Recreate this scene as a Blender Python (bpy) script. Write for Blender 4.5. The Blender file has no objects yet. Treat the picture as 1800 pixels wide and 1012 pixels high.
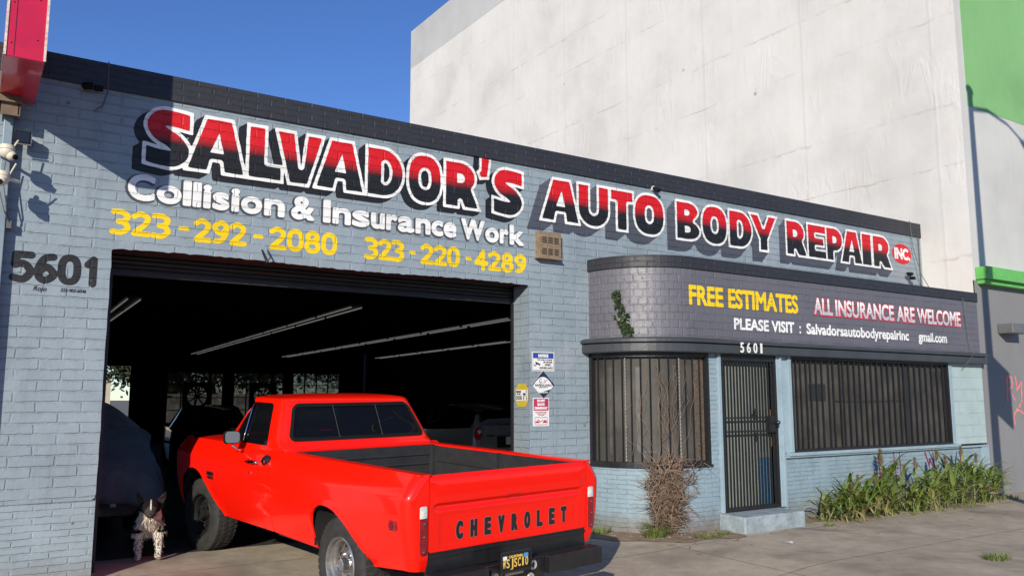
import bpy, bmesh, math, random
import numpy as np
from mathutils import Vector, Matrix, Euler
from mathutils.geometry import interpolate_bezier

R = math.radians
PI = math.pi
random.seed(7)
rng = np.random.default_rng(7)
scene = bpy.context.scene
COL = scene.collection

# ------------------------------------------------------------------ camera
cam = bpy.data.cameras.new('camera')
cam.sensor_width = 36.0
cam.lens = 1463.93 / 1800 * 36
cam.clip_start = 0.05
cam.clip_end = 3000
cam_ob = bpy.data.objects.new('camera', cam)
COL.objects.link(cam_ob)
yaw, pitch, roll = R(33.198), R(7.573), R(0.036)
fw = Vector((math.sin(yaw) * math.cos(pitch), math.cos(yaw) * math.cos(pitch), math.sin(pitch)))
rt = Vector((math.cos(yaw), -math.sin(yaw), 0))
up = rt.cross(fw)
rt2 = math.cos(roll) * rt - math.sin(roll) * up
up2 = math.sin(roll) * rt + math.cos(roll) * up
mw = Matrix((rt2, up2, -fw)).transposed().to_4x4()
mw.translation = Vector((0, 0, 1.65))
cam_ob.matrix_world = mw
scene.camera = cam_ob

# ------------------------------------------------------------------ light
SUN_EL = 21.1
SDIR = Vector((-1.0, -1.0, 0)).normalized() * math.cos(R(SUN_EL)) + Vector((0, 0, math.sin(R(SUN_EL))))
world = bpy.data.worlds.new('World')
scene.world = world
world.use_nodes = True
wn = world.node_tree
bg = wn.nodes['Background']
sky = wn.nodes.new('ShaderNodeTexSky')
sky.sky_type = 'NISHITA'
sky.sun_disc = False
sky.sun_elevation = R(SUN_EL)
sky.sun_rotation = math.atan2(SDIR.x, SDIR.y)
sky.altitude = 100
sky.air_density = 1.0
sky.dust_density = 0.0
sky.ozone_density = 6.0
hsv = wn.nodes.new('ShaderNodeHueSaturation')
hsv.inputs['Saturation'].default_value = 1.07
hsv.inputs['Hue'].default_value = 0.512
wn.links.new(sky.outputs[0], hsv.inputs['Color'])
wn.links.new(hsv.outputs[0], bg.inputs[0])
bg.inputs[1].default_value = 0.125
sun = bpy.data.lights.new('sun', 'SUN')
sun.energy = 4.6
sun.angle = R(0.5)
sun.color = (1.0, 0.92, 0.79)
sun_ob = bpy.data.objects.new('sun', sun)
COL.objects.link(sun_ob)
sun_ob.rotation_euler = SDIR.to_track_quat('Z', 'Y').to_euler()
scene.view_settings.view_transform = 'Standard'
scene.view_settings.look = 'None'
scene.view_settings.exposure = 0.20
scene.view_settings.gamma = 1.0
scene.view_settings.use_curve_mapping = False


# ------------------------------------------------------------------ scene helpers
def tag(o, label=None, cat=None, group=None, kind=None):
    if label: o['label'] = label
    if cat: o['category'] = cat
    if group: o['group'] = group
    if kind: o['kind'] = kind
    return o


def thing(name, label, cat, loc=(0, 0, 0), rotz=0, group=None):
    o = bpy.data.objects.new(name, None)
    o.empty_display_size = 0.2
    COL.objects.link(o)
    o.location = loc
    o.rotation_euler = (0, 0, rotz)
    return tag(o, label, cat, group)


def setparent(o, parent, world_coords=False):
    o.parent = parent
    if world_coords:
        top = parent
        while top.parent is not None:
            top = top.parent
        if parent is top:
            o.matrix_parent_inverse = Matrix.LocRotScale(Vector(top.location), top.rotation_euler.copy(), None).inverted()


def obj(name, verts, faces, mat, parent=None, uvs=None, smooth=False, wc=False, sharp=None, solid=None, bevel=None,
        subd=0, split=None, fmats=None):
    me = bpy.data.meshes.new(name)
    me.from_pydata([tuple(v) for v in verts], [], [tuple(f) for f in faces])
    mats = mat if isinstance(mat, (list, tuple)) else [mat]
    for m in mats:
        me.materials.append(m)
    if fmats is not None:
        me.polygons.foreach_set('material_index', fmats)
    if uvs is not None and len(me.loops):
        lay = me.uv_layers.new(name='UVMap')
        li = np.empty(len(me.loops), dtype=np.int32)
        if len(uvs) == len(verts):
            me.loops.foreach_get('vertex_index', li)
            d = np.asarray(uvs, dtype=np.float32)[li]
        else:
            d = np.asarray(uvs, dtype=np.float32)
        lay.data.foreach_set('uv', d.ravel())
    if smooth:
        me.polygons.foreach_set('use_smooth', [True] * len(me.polygons))
        if sharp:
            me.set_sharp_from_angle(angle=R(sharp))
    me.update()
    o = bpy.data.objects.new(name, me)
    COL.objects.link(o)
    if parent is not None:
        setparent(o, parent, wc)
    if subd:
        m = o.modifiers.new('subd', 'SUBSURF'); m.levels = subd; m.render_levels = subd
    if solid:
        m = o.modifiers.new('solid', 'SOLIDIFY'); m.thickness = abs(solid); m.offset = -1 if solid > 0 else 1
    if bevel:
        m = o.modifiers.new('bevel', 'BEVEL'); m.width = bevel; m.segments = 2; m.limit_method = 'ANGLE'; m.angle_limit = R(40)
    if split:
        m = o.modifiers.new('split', 'EDGE_SPLIT'); m.split_angle = R(split)
    return o


class MB:
    """collects shapes into one mesh; uv in metres by dominant axis unless given"""

    def __init__(s):
        s.v = []; s.f = []; s.uv = []; s.m = []; s.cur = 0

    def face(s, pts, uv=None, mi=None):
        n = len(s.v)
        pts = [Vector(p) for p in pts]
        s.v += pts
        s.addf(list(range(n, n + len(pts))), uv, mi)

    def addf(s, idx, uv=None, mi=None):
        s.f.append(tuple(idx))
        s.m.append(s.cur if mi is None else mi)
        if uv is None:
            p = [s.v[i] for i in idx]
            nn = (p[1] - p[0]).cross(p[2] - p[0])
            a = [abs(c) for c in nn]
            if a[2] >= a[0] and a[2] >= a[1]: uv = [(q.x, q.y) for q in p]
            elif a[1] >= a[0]: uv = [(q.x, q.z) for q in p]
            else: uv = [(q.y, q.z) for q in p]
        s.uv += uv

    def box(s, x0, x1, y0, y1, z0, z1, T=None):
        n = len(s.v)
        c = [Vector((x, y, z)) for z in (z0, z1) for y in (y0, y1) for x in (x0, x1)]
        if T is not None: c = [T @ p for p in c]
        s.v += c
        for f in ((0, 2, 3, 1), (4, 5, 7, 6), (0, 1, 5, 4), (2, 6, 7, 3), (0, 4, 6, 2), (1, 3, 7, 5)):
            s.addf([n + i for i in f])
        return s

    def cyl(s, a, b, r0, r1=None, n=12, caps=True):
        return s.tube([a, b], [r0, r0 if r1 is None else r1], n, caps)

    def tube(s, path, rad, n=8, caps=True):
        path = [Vector(p) for p in path]
        if not isinstance(rad, (list, tuple)): rad = [rad] * len(path)
        base = len(s.v)
        prev = None
        for i, p in enumerate(path):
            t = (path[min(i + 1, len(path) - 1)] - path[max(i - 1, 0)])
            if t.length < 1e-9: t = Vector((0, 0, 1))
            t.normalize()
            if prev is None:
                a = Vector((0, 0, 1)) if abs(t.z) < 0.9 else Vector((1, 0, 0))
                u = t.cross(a).normalized()
            else:
                u = (prev - t * prev.dot(t))
                u = u.normalized() if u.length > 1e-6 else t.orthogonal().normalized()
            prev = u
            w = t.cross(u)
            for k in range(n):
                an = 2 * PI * k / n
                s.v.append(p + (u * math.cos(an) + w * math.sin(an)) * rad[i])
        for i in range(len(path) - 1):
            for k in range(n):
                a = base + i * n + k; b = base + i * n + (k + 1) % n
                s.addf([a, b, b + n, a + n])
        if caps:
            s.addf([base + k for k in range(n)][::-1])
            e = base + (len(path) - 1) * n
            s.addf([e + k for k in range(n)])
        return s

    def lathe(s, prof, origin=(0, 0, 0), axis='y', n=48, close=False):
        """prof: list of (a, r); a along the axis"""
        base = len(s.v)
        o = Vector(origin)
        m = len(prof)
        for k in range(n):
            an = 2 * PI * k / n
            for (a, r) in prof:
                if axis == 'y': s.v.append(o + Vector((r * math.cos(an), a, r * math.sin(an))))
                elif axis == 'z': s.v.append(o + Vector((r * math.cos(an), r * math.sin(an), a)))
                else: s.v.append(o + Vector((a, r * math.cos(an), r * math.sin(an))))
        for k in range(n):
            k2 = (k + 1) % n
            for i in range(m - 1 if not close else m):
                j = (i + 1) % m
                s.addf([base + k * m + i, base + k * m + j, base + k2 * m + j, base + k2 * m + i])
        return s

    def sphere(s, c, r, n=12, m=8, sc=(1, 1, 1)):
        base = len(s.v); c = Vector(c)
        for j in range(m + 1):
            th = PI * j / m
            for k in range(n):
                an = 2 * PI * k / n
                s.v.append(c + Vector((r * sc[0] * math.sin(th) * math.cos(an), r * sc[1] * math.sin(th) * math.sin(an), r * sc[2] * math.cos(th))))
        for j in range(m):
            for k in range(n):
                a = base + j * n + k; b = base + j * n + (k + 1) % n
                s.addf([a, a + n, b + n, b])
        return s

    def build(s, name, mat, parent=None, **kw):
        return obj(name, s.v, s.f, mat, parent, uvs=s.uv, fmats=s.m if isinstance(mat, (list, tuple)) else None, **kw)


def split_build(mb, name, mat, parent=None, wc=False, **kw):
    """one object for every connected piece"""
    n = len(mb.v); par = list(range(n))

    def find(a):
        while par[a] != a:
            par[a] = par[par[a]]; a = par[a]
        return a
    for f in mb.f:
        r0 = find(f[0])
        for i in f[1:]: par[find(i)] = r0
    groups = {}
    k = 0
    for f in mb.f:
        groups.setdefault(find(f[0]), []).append((f, mb.uv[k:k + len(f)])); k += len(f)
    out = []
    for fs in groups.values():
        idx = {}; vs = []; ff = []; uv = []
        for f, u in fs:
            q = []
            for i in f:
                if i not in idx: idx[i] = len(vs); vs.append(mb.v[i])
                q.append(idx[i])
            ff.append(q); uv += u
        o = obj(name, vs, ff, mat, parent if wc else None, uvs=uv, wc=wc, **kw)
        if not wc and parent is not None: o.parent = parent
        out.append(o)
    return out


def copy_tree(o, parent=None):
    c = o.copy()
    COL.objects.link(c)
    if parent is not None: c.parent = parent
    for ch in [x for x in COL.objects if x.parent == o]:
        copy_tree(ch, c)
    return c


# ------------------------------------------------------------------ marching squares on a distance field
def ms(f, u0, u1, v0, v1, step):
    nu = max(2, int(round((u1 - u0) / step)) + 1); nv = max(2, int(round((v1 - v0) / step)) + 1)
    us = np.linspace(u0, u1, nu); vs = np.linspace(v0, v1, nv)
    U, V = np.meshgrid(us, vs, indexing='ij')
    S = f(U, V) + 0 * U
    S = np.where(np.abs(S) < 1e-7, 1e-7, S)
    I = S < 0
    idx = -np.ones(S.shape, dtype=int)
    idx[I] = np.arange(I.sum())
    verts = [np.stack([U[I], V[I]], 1)]
    n = int(I.sum())
    full = I[:-1, :-1] & I[1:, :-1] & I[1:, 1:] & I[:-1, 1:]
    a = np.argwhere(full)
    faces = [tuple(q) for q in np.stack([idx[a[:, 0], a[:, 1]], idx[a[:, 0] + 1, a[:, 1]], idx[a[:, 0] + 1, a[:, 1] + 1], idx[a[:, 0], a[:, 1] + 1]], 1).tolist()] if len(a) else []
    anyc = (I[:-1, :-1] | I[1:, :-1] | I[1:, 1:] | I[:-1, 1:]) & ~full
    cache = {}; extra = []

    def cross(p, q):
        nonlocal n
        k = (p, q) if p < q else (q, p)
        if k in cache: return cache[k]
        s0, s1 = S[k[0]], S[k[1]]
        t = s0 / (s0 - s1)
        extra.append((U[k[0]] + t * (U[k[1]] - U[k[0]]), V[k[0]] + t * (V[k[1]] - V[k[0]])))
        cache[k] = n; n += 1
        return cache[k]
    for i, j in np.argwhere(anyc).tolist():
        c = [(i, j), (i + 1, j), (i + 1, j + 1), (i, j + 1)]
        poly = []
        for k in range(4):
            p, q = c[k], c[(k + 1) % 4]
            if I[p]: poly.append(int(idx[p]))
            if I[p] != I[q]: poly.append(cross(p, q))
        if len(poly) >= 3: faces.append(tuple(poly))
    if extra: verts.append(np.array(extra))
    return np.concatenate(verts), faces


def sd_poly(U, V, polys):
    """signed distance, even-odd over several closed contours"""
    d = np.full(U.shape, 1e9); ins = np.zeros(U.shape, dtype=bool)
    for P in polys:
        P = np.asarray(P, float)
        A = P; B = np.roll(P, -1, axis=0)
        for (ax, ay), (bx, by) in zip(A, B):
            ex, ey = bx - ax, by - ay
            L = ex * ex + ey * ey
            if L < 1e-14: continue
            t = np.clip(((U - ax) * ex + (V - ay) * ey) / L, 0, 1)
            d = np.minimum(d, (U - ax - t * ex) ** 2 + (V - ay - t * ey) ** 2)
            c = ((ay > V) != (by > V))
            if ay != by:
                ins ^= c & (U < ax + (V - ay) * ex / ey)
    d = np.sqrt(d)
    return np.where(ins, -d, d)


def sd_line(U, V, P):
    d = np.full(U.shape, 1e9)
    for (ax, ay), (bx, by) in zip(P[:-1], P[1:]):
        ex, ey = bx - ax, by - ay
        L = ex * ex + ey * ey + 1e-12
        t = np.clip(((U - ax) * ex + (V - ay) * ey) / L, 0, 1)
        d = np.minimum(d, (U - ax - t * ex) ** 2 + (V - ay - t * ey) ** 2)
    return np.sqrt(d)


def sd_rbox(U, V, cx, cy, hx, hy, r=0.0):
    qx = np.abs(U - cx) - hx + r; qy = np.abs(V - cy) - hy + r
    return np.hypot(np.maximum(qx, 0), np.maximum(qy, 0)) + np.minimum(np.maximum(qx, qy), 0) - r


def spline(P, n=8, closed=False):
    P = [np.array(p, float) for p in P]
    out = []
    N = len(P)
    rngk = range(N if closed else N - 1)
    for i in rngk:
        if closed:
            a, b, c, d = P[(i - 1) % N], P[i], P[(i + 1) % N], P[(i + 2) % N]
        else:
            a, b, c, d = P[max(i - 1, 0)], P[i], P[i + 1], P[min(i + 2, N - 1)]
        for k in range(n):
            t = k / n
            out.append(0.5 * ((2 * b) + (-a + c) * t + (2 * a - 5 * b + 4 * c - d) * t * t + (-a + 3 * b - 3 * c + d) * t ** 3))
    if not closed: out.append(P[-1])
    return [tuple(p) for p in out]


def interp(x, xs, ys):
    return np.interp(x, xs, ys)


def smooth_interp(x, xs, ys):
    P = np.array(spline(list(zip(xs, ys)), 10))
    o = np.argsort(P[:, 0], kind='stable')
    return np.interp(x, P[o, 0], P[o, 1])


# ------------------------------------------------------------------ materials
def newmat(name):
    m = bpy.data.materials.new(name)
    m.use_nodes = True
    nt = m.node_tree
    return m, nt, nt.nodes['Principled BSDF']


def N(nt, t, **kw):
    n = nt.nodes.new(t)
    for k, v in kw.items():
        if k.startswith('i_'):
            key = k[2:]
            n.inputs[int(key) if key.isdigit() else key.replace('_', ' ')].default_value = v
        else:
            setattr(n, k, v)
    return n


def ramp(nt, stops):
    n = nt.nodes.new('ShaderNodeValToRGB')
    e = n.color_ramp.elements
    while len(e) < len(stops): e.new(0.5)
    for i, (p, c) in enumerate(stops):
        e[i].position = p
        e[i].color = (c[0], c[1], c[2], 1) if not isinstance(c, (int, float)) else (c, c, c, 1)
    return n


def math_n(nt, op, a, b=None, clamp=False):
    n = nt.nodes.new('ShaderNodeMath'); n.operation = op; n.use_clamp = clamp
    for i, x in enumerate((a, b)):
        if x is None: continue
        if isinstance(x, (int, float)): n.inputs[i].default_value = x
        else: nt.links.new(x, n.inputs[i])
    return n.outputs[0]


def mix_c(nt, fac, a, b, blend='MIX'):
    n = nt.nodes.new('ShaderNodeMix'); n.data_type = 'RGBA'; n.blend_type = blend
    for k, x in ((0, fac), (6, a), (7, b)):
        if isinstance(x, (int, float)): n.inputs[k].default_value = x
        elif isinstance(x, (tuple, list)): n.inputs[k].default_value = (x[0], x[1], x[2], 1)
        else: nt.links.new(x, n.inputs[k])
    return n.outputs[2]


def pmat(name, col, rough=0.6, metal=0.0, var=0.12, scale=6.0, bump=0.0, bscale=60.0, coat=0.0, spec=0.5, sheen=0.0, trans=0.0, dirt=0.0, obj_space=True, emit=0.0):
    m, nt, p = newmat(name)
    L = nt.links
    tc = N(nt, 'ShaderNodeTexCoord')
    v = tc.outputs['Object']
    nz = N(nt, 'ShaderNodeTexNoise', i_Scale=scale, i_Detail=5.0, i_Roughness=0.6)
    L.new(v, nz.inputs['Vector'])
    lo = tuple(max(0, c * (1 - var)) for c in col); hi = tuple(min(1, c * (1 + var)) for c in col)
    cr = ramp(nt, [(0.3, lo), (0.7, hi)])
    L.new(nz.outputs['Fac'], cr.inputs[0])
    c = cr.outputs[0]
    if dirt:
        n2 = N(nt, 'ShaderNodeTexNoise', i_Scale=scale * 3.1, i_Detail=8.0, i_Roughness=0.7)
        L.new(v, n2.inputs['Vector'])
        r2 = ramp(nt, [(0.52, 0.0), (0.72, 1.0)])
        L.new(n2.outputs['Fac'], r2.inputs[0])
        c = mix_c(nt, math_n(nt, 'MULTIPLY', r2.outputs[0], dirt), c, tuple(x * 0.35 + 0.02 for x in col))
    L.new(c, p.inputs['Base Color'])
    p.inputs['Roughness'].default_value = rough
    p.inputs['Metallic'].default_value = metal
    p.inputs['Specular IOR Level'].default_value = spec
    p.inputs['Coat Weight'].default_value = coat
    p.inputs['Coat Roughness'].default_value = 0.04
    if sheen: p.inputs['Sheen Weight'].default_value = sheen
    if trans: p.inputs['Transmission Weight'].default_value = trans
    if emit:
        p.inputs['Emission Color'].default_value = (*col, 1); p.inputs['Emission Strength'].default_value = emit
    if bump:
        b3 = N(nt, 'ShaderNodeTexNoise', i_Scale=bscale, i_Detail=6.0)
        L.new(v, b3.inputs['Vector'])
        b = N(nt, 'ShaderNodeBump', i_Strength=1.0, i_Distance=bump)
        L.new(b3.outputs['Fac'], b.inputs['Height'])
        L.new(b.outputs[0], p.inputs['Normal'])
    return m


def brick_nodes(nt, bw, rh, mortar=0.012, warp=0.006, depth=0.010):
    """returns (mortar factor 0 brick..1 joint, per brick random, normal socket, uv socket)"""
    L = nt.links
    uv = N(nt, 'ShaderNodeUVMap').outputs[0]
    wz = N(nt, 'ShaderNodeTexNoise', i_Scale=9.0, i_Detail=4.0, i_Roughness=0.65)
    L.new(uv, wz.inputs['Vector'])
    sub = N(nt, 'ShaderNodeVectorMath', operation='SUBTRACT'); L.new(wz.outputs['Color'], sub.inputs[0]); sub.inputs[1].default_value = (0.5, 0.5, 0.5)
    sc = N(nt, 'ShaderNodeVectorMath', operation='SCALE'); L.new(sub.outputs[0], sc.inputs[0]); sc.inputs['Scale'].default_value = warp * 4
    ad = N(nt, 'ShaderNodeVectorMath', operation='ADD'); L.new(uv, ad.inputs[0]); L.new(sc.outputs[0], ad.inputs[1])
    bt = N(nt, 'ShaderNodeTexBrick', offset=0.5, squash=1.0)
    L.new(ad.outputs[0], bt.inputs['Vector'])
    bt.inputs['Color1'].default_value = (0, 0, 0, 1); bt.inputs['Color2'].default_value = (1, 1, 1, 1); bt.inputs['Mortar'].default_value = (0.5, 0.5, 0.5, 1)
    bt.inputs['Scale'].default_value = 1.0
    bt.inputs['Mortar Size'].default_value = mortar
    bt.inputs['Mortar Smooth'].default_value = 0.55
    bt.inputs['Bias'].default_value = 0.0
    bt.inputs['Brick Width'].default_value = bw
    bt.inputs['Row Height'].default_value = rh
    n1 = N(nt, 'ShaderNodeTexNoise', i_Scale=38.0, i_Detail=6.0, i_Roughness=0.6); L.new(uv, n1.inputs['Vector'])
    n2 = N(nt, 'ShaderNodeTexNoise', i_Scale=7.0, i_Detail=3.0); L.new(uv, n2.inputs['Vector'])
    n3 = N(nt, 'ShaderNodeTexNoise', i_Scale=4.2, i_Detail=3.0, i_Roughness=0.6); L.new(uv, n3.inputs['Vector'])
    jr = ramp(nt, [(0.34, 0.15), (0.62, 1.15)]); L.new(n3.outputs['Fac'], jr.inputs[0])
    h = math_n(nt, 'MULTIPLY', math_n(nt, 'MULTIPLY', bt.outputs['Fac'], jr.outputs[0]), -1.0)
    h = math_n(nt, 'ADD', h, math_n(nt, 'MULTIPLY', n1.outputs['Fac'], 0.30))
    h = math_n(nt, 'ADD', h, math_n(nt, 'MULTIPLY', n2.outputs['Fac'], 0.8))
    h = math_n(nt, 'ADD', h, math_n(nt, 'MULTIPLY', bt.outputs['Color'], 0.22))
    b = N(nt, 'ShaderNodeBump', i_Strength=1.0, i_Distance=depth)
    L.new(h, b.inputs['Height'])
    return bt.outputs['Fac'], bt.outputs['Color'], b.outputs[0], uv


def brick_paint(name, col, bw=0.37, rh=0.0955, rough=0.5, mortar=0.010, depth=0.009, warp=0.007, var=0.12, grad=None, dirt=0.25, joint=0.93, spec=0.4, wear=0.0, wearcol=(0.5, 0.5, 0.5), grime=0.0, runs=0.0):
    m, nt, p = newmat(name)
    L = nt.links
    fac, rnd, nor, uv = brick_nodes(nt, bw, rh, mortar, warp, depth)
    if grad is None:
        nz = N(nt, 'ShaderNodeTexNoise', i_Scale=1.6, i_Detail=6.0, i_Roughness=0.65); L.new(uv, nz.inputs['Vector'])
        cr = ramp(nt, [(0.28, tuple(c * (1 - var) for c in col)), (0.72, tuple(min(1, c * (1 + var)) for c in col))])
        L.new(nz.outputs['Fac'], cr.inputs[0])
        c = cr.outputs[0]
    else:
        # vertical blend between two paints, feathered like spray
        z0, z1, ca, cb = grad
        sp = N(nt, 'ShaderNodeSeparateXYZ'); L.new(uv, sp.inputs[0])
        nz = N(nt, 'ShaderNodeTexNoise', i_Scale=6.0, i_Detail=4.0); L.new(uv, nz.inputs['Vector'])
        t = math_n(nt, 'DIVIDE', math_n(nt, 'SUBTRACT', sp.outputs[1], z0), z1 - z0)
        t = math_n(nt, 'ADD', t, math_n(nt, 'MULTIPLY', math_n(nt, 'SUBTRACT', nz.outputs['Fac'], 0.5), 0.5), clamp=True)
        c = mix_c(nt, t, ca, cb)
    c = mix_c(nt, math_n(nt, 'MULTIPLY', rnd, 0.16), c, mix_c(nt, 1.0, c, (0.72, 0.74, 0.76), 'MULTIPLY'))
    c = mix_c(nt, math_n(nt, 'MULTIPLY', fac, 1 - joint), c, (0.03, 0.035, 0.04))
    # light catching some joint edges, painted in as a paler colour
    ja = N(nt, 'ShaderNodeTexNoise', i_Scale=3.3, i_Detail=7.0, i_Roughness=0.7); L.new(uv, ja.inputs['Vector'])
    jb = ramp(nt, [(0.47, 0.0), (0.62, 0.42)]); L.new(ja.outputs['Fac'], jb.inputs[0])
    jm = math_n(nt, 'MULTIPLY', math_n(nt, 'MULTIPLY', fac, math_n(nt, 'SUBTRACT', 1.0, fac)), 3.2, clamp=True)
    if grad is None and joint > 0.9:
        c = mix_c(nt, math_n(nt, 'MULTIPLY', jm, jb.outputs[0]), c, tuple(min(0.8, x * 1.9 + 0.05) for x in col))
    if dirt:
        d = N(nt, 'ShaderNodeTexNoise', i_Scale=13.0, i_Detail=9.0, i_Roughness=0.75); L.new(uv, d.inputs['Vector'])
        dr = ramp(nt, [(0.56, 0.0), (0.74, 1.0)]); L.new(d.outputs['Fac'], dr.inputs[0])
        c = mix_c(nt, math_n(nt, 'MULTIPLY', dr.outputs[0], dirt), c, mix_c(nt, 1.0, c, (0.55, 0.53, 0.5), 'MULTIPLY'))
    if wear:
        d = N(nt, 'ShaderNodeTexNoise', i_Scale=26.0, i_Detail=8.0, i_Roughness=0.8); L.new(uv, d.inputs['Vector'])
        dr = ramp(nt, [(0.60, 0.0), (0.68, 1.0)]); L.new(d.outputs['Fac'], dr.inputs[0])
        c = mix_c(nt, math_n(nt, 'MULTIPLY', dr.outputs[0], wear), c, wearcol)
    if runs:
        mp = N(nt, 'ShaderNodeMapping'); mp.inputs['Scale'].default_value = (5.0, 0.45, 1.0); L.new(uv, mp.inputs[0])
        rn = N(nt, 'ShaderNodeTexNoise', i_Scale=1.5, i_Detail=7.0, i_Roughness=0.7); L.new(mp.outputs[0], rn.inputs['Vector'])
        rr3 = ramp(nt, [(0.52, 0.0), (0.72, 1.0)]); L.new(rn.outputs['Fac'], rr3.inputs[0])
        c = mix_c(nt, math_n(nt, 'MULTIPLY', rr3.outputs[0], runs), c, mix_c(nt, 1.0, c, (0.62, 0.62, 0.62), 'MULTIPLY'))
        pn = N(nt, 'ShaderNodeTexNoise', i_Scale=1.1, i_Detail=4.0); L.new(uv, pn.inputs['Vector'])
        pr = ramp(nt, [(0.60, 0.0), (0.68, 1.0)]); L.new(pn.outputs['Fac'], pr.inputs[0])
        c = mix_c(nt, math_n(nt, 'MULTIPLY', pr.outputs[0], 0.22), c, (0.42, 0.36, 0.40))
        ps = N(nt, 'ShaderNodeTexVoronoi', i_Scale=2.1); L.new(uv, ps.inputs['Vector'])
        pq_ = ramp(nt, [(0.02, 1.0), (0.045, 0.0)]); L.new(ps.outputs['Distance'], pq_.inputs[0])
        c = mix_c(nt, math_n(nt, 'MULTIPLY', pq_.outputs[0], 0.7), c, (0.04, 0.04, 0.045))
    if grime:
        sp = N(nt, 'ShaderNodeSeparateXYZ'); L.new(uv, sp.inputs[0])
        nz = N(nt, 'ShaderNodeTexNoise', i_Scale=5.0, i_Detail=7.0, i_Roughness=0.7); L.new(uv, nz.inputs['Vector'])
        t = math_n(nt, 'SUBTRACT', math_n(nt, 'MULTIPLY', nz.outputs['Fac'], 0.75), math_n(nt, 'MULTIPLY', sp.outputs[1], 1.3))
        t = math_n(nt, 'MULTIPLY', math_n(nt, 'MULTIPLY', t, 3.0, clamp=True), grime, clamp=True)
        c = mix_c(nt, t, c, (0.16, 0.13, 0.10))
    L.new(c, p.inputs['Base Color'])
    p.inputs['Roughness'].default_value = rough
    p.inputs['Specular IOR Level'].default_value = spec
    L.new(nor, p.inputs['Normal'])
    return m

# ------------------------------------------------------------------ paints
BLUE = (0.248, 0.302, 0.340)
M_blue = brick_paint('blue_brick_paint', BLUE, runs=0.5, dirt=0.35, wear=0.22, wearcol=(0.45, 0.49, 0.50))
M_blue_low = brick_paint('blue_roman_brick_paint', (0.265, 0.325, 0.36), bw=0.30, rh=0.0605, runs=0.5, depth=0.007, dirt=0.3, wear=0.2, wearcol=(0.5, 0.56, 0.58), grime=0.5)
M_blue_bay = brick_paint('pale_blue_roman_brick', (0.24, 0.325, 0.375), bw=0.27, rh=0.058, runs=0.5, depth=0.007, dirt=0.3, wear=0.45, wearcol=(0.38, 0.45, 0.47), grime=0.8)
M_black_brick = brick_paint('charcoal_brick_paint', (0.029, 0.030, 0.037), bw=0.30, rh=0.068, depth=0.006, rough=0.5, dirt=0.1, wear=0.12, wearcol=(0.16, 0.16, 0.17), joint=0.7)
M_purple = brick_paint('purple_grey_brick_paint', (0.118, 0.116, 0.138), bw=0.33, rh=0.098, depth=0.006, rough=0.55, dirt=0.15, wear=0.12, wearcol=(0.2, 0.2, 0.22), spec=0.6)
M_purple_head = brick_paint('purple_grey_header_brick', (0.122, 0.119, 0.138), bw=0.118, rh=0.098, depth=0.007, rough=0.46, dirt=0.15, wear=0.1, wearcol=(0.2, 0.2, 0.22), spec=0.7)
M_mint = brick_paint('mint_block_paint', (0.36, 0.45, 0.45), bw=0.40, rh=0.2, depth=0.005, dirt=0.25, wear=0.2, wearcol=(0.6, 0.64, 0.62))
M_lt_white = brick_paint('white_letter_paint', (0.78, 0.78, 0.76), dirt=0.25, wear=0.10, wearcol=(0.4, 0.44, 0.47))
M_lt_fade = brick_paint('red_to_black_letter_paint', (0, 0, 0), grad=(4.19, 4.315, (0.012, 0.012, 0.014), (0.60, 0.008, 0.014)), dirt=0.15, wear=0.15, wearcol=(0.35, 0.3, 0.3), joint=1.0)
M_lt_black = brick_paint('black_shadow_paint', (0.014, 0.014, 0.017), dirt=0.1, wear=0.12, wearcol=(0.2, 0.21, 0.22), joint=1.0)
M_lt_grey = brick_paint('grey_shadow_paint', (0, 0, 0), grad=(3.78, 4.5, (0.062, 0.068, 0.088), (0.10, 0.105, 0.125)), dirt=0.1, wear=0.15, wearcol=(0.2, 0.23, 0.25))
M_lt_dgrey = brick_paint('dark_grey_outline_paint', (0.06, 0.065, 0.075), dirt=0.1)
M_lt_yellow = brick_paint('yellow_letter_paint', (0.82, 0.56, 0.006), dirt=0.12, wear=0.08, wearcol=(0.4, 0.4, 0.3))
M_lt_num = brick_paint('black_number_paint', (0.018, 0.018, 0.02), dirt=0.1, wear=0.5, wearcol=(0.22, 0.28, 0.31))
M_lt_red = brick_paint('red_badge_paint', (0.62, 0.01, 0.02), dirt=0.1)
M_p_yellow = brick_paint('yellow_letter_paint_bay', (0.82, 0.56, 0.006), bw=0.33, rh=0.098, depth=0.008, dirt=0.1, wear=0.06, wearcol=(0.3, 0.3, 0.25))
M_p_white = brick_paint('white_letter_paint_bay', (0.8, 0.8, 0.79), bw=0.33, rh=0.098, depth=0.008, dirt=0.15)
M_p_silver = brick_paint('white_to_silver_letter_paint', (0, 0, 0), bw=0.33, rh=0.098, depth=0.008, grad=(2.93, 3.06, (0.45, 0.47, 0.52), (0.84, 0.82, 0.82)), dirt=0.1)
M_p_red = brick_paint('red_outline_paint_bay', (0.55, 0.012, 0.03), bw=0.33, rh=0.098, depth=0.008, dirt=0.1)

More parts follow.
